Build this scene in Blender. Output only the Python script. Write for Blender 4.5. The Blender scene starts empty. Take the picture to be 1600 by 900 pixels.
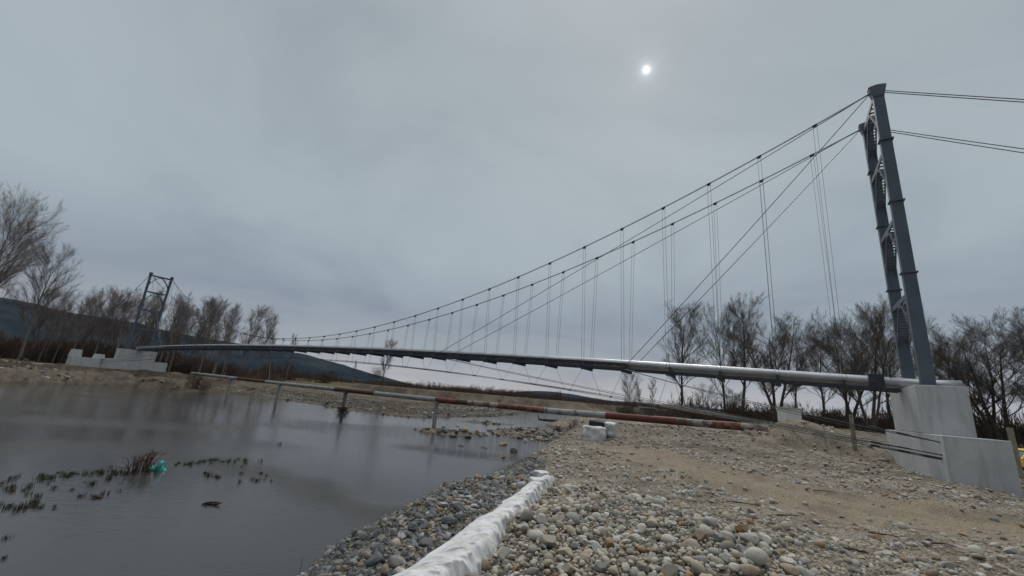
import bpy, math, random
import numpy as np
from mathutils import Matrix, Vector

sc = bpy.context.scene
COL = sc.collection
rng = np.random.default_rng(11)
random.seed(5)

# ------------------------------------------------------------------ camera model (eye = world origin)
FPX, PITCH, ROLL = 635.63, 0.25839, 0.08454
_F = np.array([0, math.cos(PITCH), math.sin(PITCH)])
_U0 = np.array([0, -math.sin(PITCH), math.cos(PITCH)])
_R0 = np.array([1.0, 0, 0])
_R = math.cos(ROLL) * _R0 + math.sin(ROLL) * _U0
_U = -math.sin(ROLL) * _R0 + math.cos(ROLL) * _U0

def ray(x, y): return _F + _R * ((x - 800) / FPX) - _U * ((y - 450) / FPX)
def ground(x, y, z):
    d = ray(x, y); return d * (z / d[2])
def at(x, y, Y):
    d = ray(x, y); return d * (Y / d[1])
def proj(P):
    P = np.atleast_2d(P); d = P @ _F
    return np.stack([800 + FPX * (P @ _R) / d, 450 - FPX * (P @ _U) / d, d], 1)
def horizon_y(x):
    lo, hi = 300.0, 900.0
    for _ in range(40):
        m = (lo + hi) / 2
        if ray(x, m)[2] > 0: lo = m
        else: hi = m
    return lo

cam = bpy.data.cameras.new("camera"); cam.sensor_width = 36; cam.lens = FPX / 1600 * 36
cam.clip_start = 0.05; cam.clip_end = 30000
co = bpy.data.objects.new("camera", cam); COL.objects.link(co)
co.matrix_world = Matrix(((_R[0], _U[0], -_F[0], 0), (_R[1], _U[1], -_F[1], 0), (_R[2], _U[2], -_F[2], 0), (0, 0, 0, 1)))
sc.camera = co

# ------------------------------------------------------------------ helpers
def tag(o, label=None, cat=None, group=None, kind=None):
    if label: o["label"] = label
    if cat: o["category"] = cat
    if group: o["group"] = group
    if kind: o["kind"] = kind
    return o

def empty(name, loc=(0, 0, 0), label=None, cat=None, group=None):
    o = bpy.data.objects.new(name, None); COL.objects.link(o); o.location = loc
    o.empty_display_size = 0.2
    return tag(o, label, cat, group)

class MB:
    """collects vertices and faces, then links them as one mesh object"""
    def __init__(s): s.V = []; s.Fc = []; s.n = 0
    def add(s, verts, faces):
        verts = np.asarray(verts, float)
        s.V.append(verts); s.Fc.extend([tuple(i + s.n for i in f) for f in faces]); s.n += len(verts); return s
    def box(s, c, sx, sy, sz, ax=None, taper=1.0):
        ax = np.eye(3) if ax is None else np.asarray(ax)
        vs = []
        for z in (-1, 1):
            k = taper if z > 0 else 1.0
            for x, y in ((-1, -1), (1, -1), (1, 1), (-1, 1)):
                vs.append(np.asarray(c) + ax[0] * x * sx / 2 * k + ax[1] * y * sy / 2 * k + ax[2] * z * sz / 2)
        return s.add(vs, [(3, 2, 1, 0), (4, 5, 6, 7), (0, 1, 5, 4), (1, 2, 6, 5), (2, 3, 7, 6), (3, 0, 4, 7)])
    def tube(s, pts, r, sides=6, cap=True):
        pts = np.asarray(pts, float); m = len(pts)
        r = np.full(m, r, float) if np.isscalar(r) else np.asarray(r, float)
        T = np.gradient(pts, axis=0); T /= np.linalg.norm(T, axis=1)[:, None] + 1e-12
        ref = np.array([0, 0, 1.0]) if abs(T[0, 2]) < 0.9 else np.array([1.0, 0, 0])
        A = np.cross(T, ref); A /= np.linalg.norm(A, axis=1)[:, None] + 1e-12
        Bn = np.cross(T, A)
        ang = np.linspace(0, 2 * math.pi, sides, endpoint=False)
        ring = A[:, None, :] * np.cos(ang)[None, :, None] + Bn[:, None, :] * np.sin(ang)[None, :, None]
        V = pts[:, None, :] + ring * r[:, None, None]
        f = [(i * sides + j, i * sides + (j + 1) % sides, (i + 1) * sides + (j + 1) % sides, (i + 1) * sides + j)
             for i in range(m - 1) for j in range(sides)]
        if cap: f += [tuple(range(sides))[::-1], tuple((m - 1) * sides + j for j in range(sides))]
        return s.add(V.reshape(-1, 3), f)
    def obj(s, name, mat, parent=None, smooth=False, bevel=0.0):
        me = bpy.data.meshes.new(name)
        V = np.concatenate(s.V) if s.V else np.zeros((0, 3))
        me.from_pydata(V.tolist(), [], s.Fc); me.update()
        if mat: me.materials.append(mat)
        if smooth: me.polygons.foreach_set("use_smooth", [True] * len(me.polygons))
        o = bpy.data.objects.new(name, me); COL.objects.link(o)
        if parent: o.parent = parent
        if bevel:
            b = o.modifiers.new("bevel", "BEVEL"); b.width = bevel; b.segments = 2; b.limit_method = 'ANGLE'
        return o

def fast_mesh(name, V, quads, mat, smooth=False, k=4):
    V = np.asarray(V, np.float32); quads = np.asarray(quads, np.int32)
    me = bpy.data.meshes.new(name)
    me.vertices.add(len(V)); me.vertices.foreach_set("co", V.ravel())
    n = len(quads)
    me.loops.add(n * k); me.loops.foreach_set("vertex_index", quads.ravel())
    me.polygons.add(n)
    me.polygons.foreach_set("loop_start", np.arange(0, n * k, k, dtype=np.int32))
    me.polygons.foreach_set("loop_total", np.full(n, k, np.int32))
    if smooth: me.polygons.foreach_set("use_smooth", np.ones(n, bool))
    me.update(); me.validate()
    if mat: me.materials.append(mat)
    return me
def link(name, me, parent=None):
    o = bpy.data.objects.new(name, me); COL.objects.link(o)
    if parent: o.parent = parent
    return o

# value noise for shaping geometry
_perm = rng.permutation(4096); _val = rng.random(4096) * 2 - 1
def vnoise(x, y):
    xi = np.floor(x).astype(int); yi = np.floor(y).astype(int); fx = x - xi; fy = y - yi
    fx = fx * fx * (3 - 2 * fx); fy = fy * fy * (3 - 2 * fy)
    h = lambda a, b: _val[_perm[(_perm[a & 4095] + b) & 4095]]
    return (h(xi, yi) * (1 - fx) + h(xi + 1, yi) * fx) * (1 - fy) + (h(xi, yi + 1) * (1 - fx) + h(xi + 1, yi + 1) * fx) * fy
def fbm(x, y, oct=4):
    s = 0; a = 1.0
    for i in range(oct):
        s = s + a * vnoise(x * 2 ** i + 17.3 * i, y * 2 ** i - 9.1 * i); a *= 0.5
    return s
def sstep(a, b, x):
    t = np.clip((x - a) / (b - a), 0, 1); return t * t * (3 - 2 * t)

# ------------------------------------------------------------------ materials
class NT:
    def __init__(s, name):
        s.m = bpy.data.materials.new(name); s.m.use_nodes = True; s.t = s.m.node_tree; s.t.nodes.clear()
        s.out = s.n('ShaderNodeOutputMaterial'); s.b = s.n('ShaderNodeBsdfPrincipled')
        s.l(s.b.outputs[0], s.out.inputs[0]); s.tc = s.n('ShaderNodeTexCoord')
    def n(s, t, **k):
        nd = s.t.nodes.new(t)
        for a, v in k.items(): setattr(nd, a, v)
        return nd
    def l(s, a, b): s.t.links.new(a, b)
    def noise(s, scale, detail=4, rough=0.55, vec=None, dist=0.0):
        nd = s.n('ShaderNodeTexNoise'); nd.inputs['Scale'].default_value = scale; nd.inputs['Detail'].default_value = detail
        nd.inputs['Roughness'].default_value = rough; nd.inputs['Distortion'].default_value = dist
        s.l(vec if vec is not None else s.tc.outputs['Object'], nd.inputs['Vector']); return nd.outputs['Fac']
    def ramp(s, fac, stops, interp='LINEAR'):
        r = s.n('ShaderNodeValToRGB'); r.color_ramp.interpolation = interp
        e = r.color_ramp.elements
        while len(e) < len(stops): e.new(0.5)
        for el, (p, c) in zip(e, stops):
            el.position = p; el.color = (*c, 1) if len(c) == 3 else c
        s.l(fac, r.inputs[0]); return r.outputs[0]
    def mix(s, fac, a, b, mode='MIX'):
        m = s.n('ShaderNodeMix', data_type='RGBA', blend_type=mode)
        for v, i in ((fac, 0), (a, 6), (b, 7)):
            if hasattr(v, 'is_linked'): s.l(v, m.inputs[i])
            else: m.inputs[i].default_value = v if i == 0 else ((*v, 1) if len(v) == 3 else v)
        return m.outputs[2]
    def math(s, op, a, b=0.0, clamp=False):
        m = s.n('ShaderNodeMath', operation=op, use_clamp=clamp)
        for v, i in ((a, 0), (b, 1)):
            if hasattr(v, 'is_linked'): s.l(v, m.inputs[i])
            else: m.inputs[i].default_value = v
        return m.outputs[0]
    def bump(s, h, strength=0.3, dist=0.02, prev=None):
        b = s.n('ShaderNodeBump'); b.inputs['Strength'].default_value = strength; b.inputs['Distance'].default_value = dist
        s.l(h, b.inputs['Height'])
        if prev is not None: s.l(prev, b.inputs['Normal'])
        return b.outputs[0]
    def set(s, col=None, rough=None, metal=None, normal=None, spec=None):
        for v, k in ((col, 'Base Color'), (rough, 'Roughness'), (metal, 'Metallic'), (normal, 'Normal'), (spec, 'Specular IOR Level')):
            if v is None: continue
            if hasattr(v, 'is_linked'): s.l(v, s.b.inputs[k])
            else: s.b.inputs[k].default_value = (*v, 1) if isinstance(v, tuple) and len(v) == 3 else v
        return s.m

def simple(name, c, rough=0.8, var=0.35, scale=6, bump=0.0, bscale=30, metal=0.0, spec=0.3, c2=None):
    t = NT(name)
    lo = tuple(x * (1 - var) for x in c); hi = tuple(min(1, x * (1 + var)) for x in (c2 or c))
    col = t.ramp(t.noise(scale, 5), [(0.3, lo), (0.7, hi)])
    nm = t.bump(t.noise(bscale, 4), bump, 0.02) if bump else None
    return t.set(col, rough, metal, nm, spec)

def m_concrete():
    t = NT("concrete")
    a = t.ramp(t.noise(0.9, 6, 0.6), [(0.3, (0.42, 0.43, 0.44)), (0.7, (0.52, 0.53, 0.53))])
    mp = t.n('ShaderNodeMapping'); mp.inputs['Scale'].default_value = (2.2, 2.2, 0.25); t.l(t.tc.outputs['Object'], mp.inputs[0])
    st = t.ramp(t.noise(2.0, 5, 0.65, mp.outputs[0]), [(0.5, (1, 1, 1)), (0.78, (0.66, 0.66, 0.64))])
    a = t.mix(1.0, a, st, 'MULTIPLY')
    sp = t.ramp(t.noise(9, 2), [(0.72, (1, 1, 1)), (0.76, (0.55, 0.54, 0.52))])
    a = t.mix(0.7, a, sp, 'MULTIPLY')
    # horizontal formwork joints
    sx = t.n('ShaderNodeSeparateXYZ'); t.l(t.tc.outputs['Object'], sx.inputs[0])
    w = t.math('PINGPONG', t.math('ADD', sx.outputs[2], 0.02), 0.31)
    line = t.math('LESS_THAN', w, 0.006)
    a = t.mix(t.math('MULTIPLY', line, 0.25), a, (0.2, 0.2, 0.2))
    foot = t.math('MULTIPLY', t.ramp(t.math('ADD', t.math('MULTIPLY', sx.outputs[2], 0.6), t.math('MULTIPLY', t.noise(2.5, 6, 0.7), 0.5)), [(0.62, (1, 1, 1)), (0.95, (0, 0, 0))]), 0.55)
    a = t.mix(foot, a, (0.22, 0.19, 0.15))
    nm = t.bump(t.noise(40, 6, 0.7), 0.35, 0.012, t.bump(t.noise(3, 4), 0.15, 0.05))
    return t.set(a, 0.9, 0.0, nm, 0.2)

def m_ground():
    t = NT("ground"); tc = t.tc
    at_ = t.n('ShaderNodeAttribute', attribute_name="mixw"); sp = t.n('ShaderNodeSeparateColor'); t.l(at_.outputs['Color'], sp.inputs[0])
    P = tc.outputs['Object']
    def peb(scale):
        v = t.n('ShaderNodeTexVoronoi'); v.inputs['Scale'].default_value = scale; v.inputs['Randomness'].default_value = 0.95
        t.l(P, v.inputs['Vector']); return v
    v1, v2 = peb(22), peb(60)
    def pebcol(v):
        s_ = t.n('ShaderNodeSeparateColor'); t.l(v.outputs['Color'], s_.inputs[0])
        return t.ramp(s_.outputs[0], [(0.0, (0.13, 0.115, 0.095)), (0.25, (0.28, 0.25, 0.21)), (0.5, (0.37, 0.35, 0.31)), (0.7, (0.29, 0.24, 0.17)), (0.86, (0.44, 0.42, 0.39)), (1.0, (0.20, 0.19, 0.18))], 'CONSTANT')
    big = t.noise(0.55, 5, 0.6); mid = t.noise(3.2, 5, 0.65); fine = t.noise(38, 5, 0.7)
    sand = t.ramp(fine, [(0.32, (0.13, 0.110, 0.085)), (0.5, (0.225, 0.19, 0.145)), (0.68, (0.34, 0.30, 0.245))])
    sand = t.mix(t.ramp(mid, [(0.4, (0, 0, 0)), (0.65, (1, 1, 1))]), sand, t.ramp(t.noise(85, 4, 0.7), [(0.35, (0.11, 0.095, 0.075)), (0.65, (0.33, 0.30, 0.255))]))
    c1 = pebcol(v1); c2 = pebcol(v2)
    edge1 = t.ramp(v1.outputs['Distance'], [(0.30, (1, 1, 1)), (0.5, (0, 0, 0))]); c2 = t.mix(t.ramp(v2.outputs['Distance'], [(0.3, (0, 0, 0)), (0.6, (0.75, 0.75, 0.75))]), c2, (0.07, 0.06, 0.048))
    grav = t.mix(edge1, c2, c1)
    pm = t.ramp(mid, [(0.33, (0.3, 0.3, 0.3)), (0.52, (1, 1, 1))])
    pm = t.math('MULTIPLY', pm, t.math('SUBTRACT', 1.0, t.math('MULTIPLY', sp.outputs[1], 0.8)))
    col = t.mix(pm, sand, grav)
    damp = t.ramp(t.noise(1.1, 7, 0.72, None, 0.4), [(0.40, (0.60, 0.56, 0.515)), (0.58, (1.22, 1.18, 1.115))])
    col = t.mix(0.85, col, damp, 'MULTIPLY')
    # long brown patches of finer soil
    soil = t.ramp(t.noise(26, 8, 0.75), [(0.36, (0.095, 0.074, 0.052)), (0.5, (0.225, 0.180, 0.125)), (0.66, (0.37, 0.315, 0.235))])
    col = t.mix(t.math('MULTIPLY', sp.outputs[1], t.ramp(big, [(0.35, (0.35, 0.35, 0.35)), (0.6, (0.95, 0.95, 0.95))])), col, soil)
    # grass of the plain
    gn = t.noise(0.12, 6, 0.7)
    grass = t.ramp(gn, [(0.3, (0.055, 0.042, 0.022)), (0.5, (0.12, 0.095, 0.045)), (0.68, (0.18, 0.145, 0.075))])
    grass = t.mix(0.6, grass, t.ramp(t.noise(1.7, 6, 0.75), [(0.3, (0.35, 0.33, 0.3)), (0.75, (1.1, 1.05, 1))]), 'MULTIPLY')
    col = t.mix(sp.outputs[0], col, grass)
    # damp margin by the water, and the river bed
    wet = t.ramp(t.noise(1.9, 9, 0.8), [(0.38, (0.022, 0.017, 0.012)), (0.5, (0.055, 0.044, 0.032)), (0.64, (0.12, 0.10, 0.076))])
    col = t.mix(sp.outputs[2], col, wet)
    h = t.math('ADD', t.math('MULTIPLY', t.math('SUBTRACT', 1.0, v1.outputs['Distance']), pm), t.math('MULTIPLY', fine, 0.5))
    n1 = t.bump(h, 0.55, 0.03)
    n2 = t.bump(t.math('SUBTRACT', 1.0, v2.outputs['Distance']), 0.35, 0.012, n1)
    return t.set(col, 0.92, 0.0, n2, 0.15)

def m_water():
    t = NT("water")
    mp = t.n('ShaderNodeMapping'); mp.inputs['Scale'].default_value = (1.0, 1.9, 1.0); mp.inputs['Rotation'].default_value = (0, 0, 0.45)
    t.l(t.tc.outputs['Object'], mp.inputs[0])
    at_ = t.n('ShaderNodeAttribute', attribute_name="ripple")
    w1 = t.noise(6.0, 4, 0.6, mp.outputs[0]); w2 = t.noise(17, 3, 0.6, mp.outputs[0])
    w0 = t.noise(2.4, 3, 0.55, mp.outputs[0], 0.8)
    h = t.math('ADD', t.math('MULTIPLY', w0, 0.9), t.math('ADD', t.math('MULTIPLY', w1, 0.6), t.math('MULTIPLY', w2, 0.3)))
    h = t.math('MULTIPLY', h, t.math('ADD', t.math('MULTIPLY', at_.outputs['Fac'], 0.86), 0.14))
    nm = t.bump(h, 0.75, 0.06)
    col = t.ramp(t.noise(0.2, 4), [(0.3, (0.040, 0.038, 0.037)), (0.7, (0.052, 0.049, 0.047))])
    m = t.set(col, 0.02, 0.0, nm, 0.5); t.b.inputs['IOR'].default_value = 1.333
    return m

def m_stone(name, island=True):
    t = NT(name)
    if island: f = t.n('ShaderNodeNewGeometry').outputs['Random Per Island']
    else: f = t.n('ShaderNodeObjectInfo').outputs['Random']
    pal = [(0.0, (0.54, 0.53, 0.49)), (0.12, (0.36, 0.335, 0.295)), (0.24, (0.46, 0.455, 0.43)), (0.34, (0.26, 0.245, 0.23)), (0.44, (0.47, 0.42, 0.335)), (0.54, (0.60, 0.585, 0.54)),
           (0.64, (0.39, 0.325, 0.24)), (0.72, (0.31, 0.315, 0.32)), (0.80, (0.52, 0.48, 0.41)), (0.88, (0.22, 0.165, 0.13)), (0.93, (0.37, 0.235, 0.125)), (0.965, (0.64, 0.615, 0.57))]
    col = t.ramp(f, pal, 'CONSTANT')
    v = t.ramp(t.noise(14, 5, 0.65), [(0.3, (0.72, 0.71, 0.69)), (0.7, (1.08, 1.07, 1.05))])
    col = t.mix(1.0, col, v, 'MULTIPLY')
    sk = t.ramp(t.noise(70, 3, 0.6), [(0.42, (0.72, 0.71, 0.70)), (0.6, (1.1, 1.1, 1.08))]); col = t.mix(0.6, col, sk, 'MULTIPLY')
    dust = t.ramp(t.noise(7, 5, 0.65), [(0.45, (0, 0, 0)), (0.68, (0.7, 0.7, 0.7))])
    col = t.mix(dust, col, (0.23, 0.195, 0.145))
    return t.set(col, 0.78, 0.0, t.bump(t.noise(45, 4), 0.25, 0.008), 0.3)

def m_angular():
    t = NT("gabion_stone")
    f = t.n('ShaderNodeNewGeometry').outputs['Random Per Island']
    col = t.ramp(f, [(0.0, (0.13, 0.135, 0.14)), (0.3, (0.20, 0.205, 0.21)), (0.5, (0.26, 0.25, 0.23)), (0.68, (0.30, 0.24, 0.16)), (0.8, (0.36, 0.36, 0.36)), (0.92, (0.23, 0.16, 0.10))], 'CONSTANT')
    v = t.ramp(t.noise(18, 5, 0.7), [(0.3, (0.6, 0.6, 0.6)), (0.7, (1.1, 1.1, 1.1))])
    return t.set(t.mix(1.0, col, v, 'MULTIPLY'), 0.75, 0.0, t.bump(t.noise(30, 4), 0.4, 0.01), 0.3)

def m_painted_pipe(name, c, rust=0.5):
    t = NT(name)
    n = t.noise(2.3, 7, 0.72); lo = 0.62 - 0.3 * rust
    col = t.ramp(t.noise(1.1, 4), [(0.3, tuple(x * 0.8 for x in c)), (0.7, c)])
    r = t.ramp(t.noise(6, 4), [(0.3, (0.045, 0.025, 0.018)), (0.7, (0.14, 0.06, 0.035))])
    col = t.mix(t.ramp(n, [(lo, (0, 0, 0)), (lo + 0.1, (0.9, 0.9, 0.9))]), col, r)
    return t.set(col, 0.7, 0.0, t.bump(n, 0.2, 0.01), 0.3)

def m_steel():
    t = NT("grey_painted_steel")
    col = t.ramp(t.noise(1.6, 5), [(0.3, (0.078, 0.098, 0.128)), (0.7, (0.105, 0.126, 0.160))])
    st = t.ramp(t.noise(7, 5, 0.7), [(0.6, (1, 1, 1)), (0.8, (0.75, 0.73, 0.7))])
    return t.set(t.mix(1.0, col, st, 'MULTIPLY'), 0.5, 0.0, t.bump(t.noise(25, 3), 0.08, 0.005), 0.4)

def m_cladding():
    t = NT("aluminium_cladding")
    sx = t.n('ShaderNodeTexCoord')
    col = t.ramp(t.noise(1.2, 5), [(0.3, (0.33, 0.34, 0.355)), (0.7, (0.46, 0.47, 0.485))])
    rg = t.ramp(t.noise(3.0, 4), [(0.3, (0.36, 0.36, 0.36)), (0.7, (0.52, 0.52, 0.52))])
    return t.set(col, rg, 0.75, t.bump(t.noise(2.4, 3), 0.10, 0.02), 0.5)

def m_cloth():
    t = NT("white_geotextile")
    col = t.ramp(t.noise(3.0, 5), [(0.3, (0.58, 0.58, 0.59)), (0.7, (0.70, 0.70, 0.71))])
    d = t.ramp(t.noise(4.2, 6, 0.7), [(0.46, (0, 0, 0)), (0.68, (0.75, 0.75, 0.75))])
    col = t.mix(d, col, (0.36, 0.33, 0.28))
    nm = t.bump(t.noise(9, 4), 0.3, 0.03)
    return t.set(col, 0.85, 0.0, t.bump(t.noise(220, 2), 0.15, 0.002, nm), 0.2)

def m_hills():
    t = NT("hill_forest")
    col = t.ramp(t.noise(0.006, 8, 0.7), [(0.3, (0.006, 0.010, 0.014)), (0.5, (0.018, 0.023, 0.027)), (0.66, (0.042, 0.042, 0.040))])
    return t.set(col, 1.0, 0.0, t.bump(t.noise(0.03, 5), 0.5, 8.0), 0.0)

M = dict(
    concrete=m_concrete(), ground=m_ground(), water=m_water(), stone=m_stone("river_stone"), stone1=m_stone("cobble_stone", False), angular=m_angular(),
    steel=m_steel(), clad=m_cladding(), cloth=m_cloth(), hills=m_hills(),
    dsteel=simple("dark_steel", (0.045, 0.05, 0.058), 0.55, 0.3, 5, 0.1),
    cable=simple("galvanised_cable", (0.075, 0.08, 0.09), 0.45, 0.25, 20, 0, metal=0.3),
    hang=simple("galvanised_rope", (0.16, 0.17, 0.18), 0.45, 0.2, 20, 0, metal=0.3),
    bark_d=simple("dark_bark", (0.095, 0.082, 0.070), 0.95, 0.45, 9, 0.5, 14, spec=0.1),
    bark_l=simple("pale_bark", (0.20, 0.18, 0.155), 0.95, 0.5, 5, 0.5, 14, spec=0.1),
    twig_d=simple("dark_twig", (0.125, 0.105, 0.092), 0.95, 0.3, 3, 0, spec=0.1),
    twig_l=simple("brown_twig", (0.19, 0.162, 0.148), 0.95, 0.3, 3, 0, spec=0.1),
    scrub=simple("scrub_twig", (0.098, 0.072, 0.056), 0.95, 0.5, 0.3, 0, spec=0.05),
    reed=simple("wet_reed", (0.058, 0.050, 0.030), 0.9, 0.4, 9, 0, spec=0.15),
    redtwig=simple("bush_twig", (0.085, 0.050, 0.038), 0.9, 0.4, 9, 0, spec=0.1),
    wood=simple("weathered_wood", (0.24, 0.21, 0.165), 0.9, 0.35, 9, 0.5, 25),
    black=simple("black_mesh", (0.02, 0.021, 0.023), 0.8, 0.3, 14),
    wire=simple("gabion_wire", (0.09, 0.095, 0.10), 0.5, 0.3, 14, metal=0.4),
    bag=simple("turquoise_plastic", (0.03, 0.29, 0.27), 0.4, 0.25, 9, 0.4, 15),
    yellow=simple("yellow_car_paint", (0.72, 0.42, 0.02), 0.3, 0.05, 3, spec=0.5),
    glass=simple("car_glass", (0.10, 0.11, 0.115), 0.06, 0.1, 3, spec=0.6),
    tyre=simple("tyre_rubber", (0.02, 0.02, 0.02), 0.85, 0.2, 9),
    rim=simple("wheel_alloy", (0.45, 0.45, 0.46), 0.35, 0.1, 9, metal=0.8),
    lamp=simple("lamp_glass", (0.6, 0.6, 0.58), 0.15, 0.1, 9, spec=0.6),
    plate=simple("white_bumper", (0.62, 0.62, 0.60), 0.5, 0.1, 9),
    hutwall=simple("hut_wall", (0.15, 0.155, 0.14), 0.9, 0.3, 2, 0.3),
    rustdark=simple("driftwood", (0.06, 0.048, 0.038), 0.95, 0.4, 8, 0.4, 20),
)

# ------------------------------------------------------------------ terrain
WZ = -3.0
FAR = np.array([(-400, -60), (-180, -10), (-90, 22), (-62, 36), (-53, 45.1), (-52.4, 48.3), (-53, 53.3), (-53.2, 59), (-47.8, 60.7), (-46, 62.8), (-41.6, 64.2), (-35.4, 62.3), (-28.6, 56.5),
                (-25.3, 54.8), (-20.7, 51), (-15.7, 47), (-12.3, 45), (-9.5, 44.3), (-6.7, 48.7), (-4.7, 53.5), (-0.8, 60), (2.2, 72), (6.5, 86), (15, 97), (24, 100), (60, 135), (160, 260)], float)
NEAR = np.array([(200, 240), (70, 118), (27, 80), (16, 66), (9.5, 57), (5.2, 51.5), (5.6, 49.5), (7.6, 45), (7.2, 38), (5.6, 33), (4.0, 29), (2.3, 25.5), (1.4, 21.5), (0.6, 17.7), (-0.66, 14), (-1.86, 10.8), (-2.62, 8.2), (-2.85, 7.4),
                 (-2.9, 5), (-3.2, 0), (-4.4, -8), (-9, -40), (-200, -200)], float)
RIVER = np.concatenate([FAR, NEAR])

def poly_dist(x, y, L):
    best = np.full(x.shape, 1e9)
    for (ax, ay), (bx, by) in zip(L[:-1], L[1:]):
        dx, dy = bx - ax, by - ay
        t = np.clip(((x - ax) * dx + (y - ay) * dy) / (dx * dx + dy * dy), 0, 1)
        best = np.minimum(best, (x - ax - t * dx) ** 2 + (y - ay - t * dy) ** 2)
    return np.sqrt(best)
def inside(x, y, L):
    c = np.zeros(x.shape, bool); n = len(L)
    for i in range(n):
        ax, ay = L[i]; bx, by = L[(i + 1) % n]
        k = ((ay > y) != (by > y)) & (x < (bx - ax) * (y - ay) / (by - ay + 1e-12) + ax)
        c ^= k
    return c

NEARP = np.array([(0, 0, -1.7), (1.7, 5.2, -1.72), (-0.6, 4.5, -1.75), (0.8, 9, -1.78), (6, 8, -1.72), (9, 7.5, -1.75), (15.3, 12.7, -1.72), (14.1, 13.3, -1.38), (16.3, 17.5, -1.62), (18.5, 20.4, -1.85), (14.6, 15.2, -1.5),
                  (7, 15, -1.55), (10, 20, -1.3), (10, 24.6, -1.02), (6.8, 27, -1.1), (3.9, 19.2, -1.78), (3.4, 24, -1.8), (7.5, 31, -1.6), (9, 40, -1.7), (13, 33, -1.2), (24, 26, -0.95), (30, 22, -2.1), (22, 15, -2.0), (40, 26, -1.6),
                  (20, 9, -1.9), (20, 44, -0.8), (34, 48, -0.5), (60, 60, -0.6), (20, 60, -1.5), (30, 75, -1.5), (-2, -6, -1.8), (8, -8, -1.7), (30, -10, -1.8), (70, 100, -0.5), (120, 60, -0.6), (90, 0, -1.2)], float)
CLIFF = np.array([(-120, 150), (-75, 142), (-48, 128), (-30, 112), (-12.8, 101), (2.4, 104), (17.5, 112), (40, 140), (90, 190), (220, 330)], float)
ROAD = np.array([ground(960, 700, -1.6)[:2], ground(1080, 735, -1.65)[:2], ground(1240, 770, -1.7)[:2], ground(1420, 798, -1.7)[:2], ground(1600, 828, -1.7)[:2], (14, 5), (30, -1)])
HEAP = [(*at(px, 660, dep)[:2], zt_) for px, dep, zt_ in ((1160, 22.0, -0.95), (1200, 22.4, -0.42), (1248, 23.6, 0.0), (1288, 23.5, -0.20), (1332, 22.0, -0.60), (1366, 21.0, -1.02))]
PILE = np.array([ground(*a, -1.7)[:2] for a in ((690, 905), (760, 858), (800, 826), (832, 790), (850, 762), (905, 752), (965, 772), (1040, 796), (1130, 826), (1215, 858), (1290, 905), (1320, 960), (650, 960))])

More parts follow.
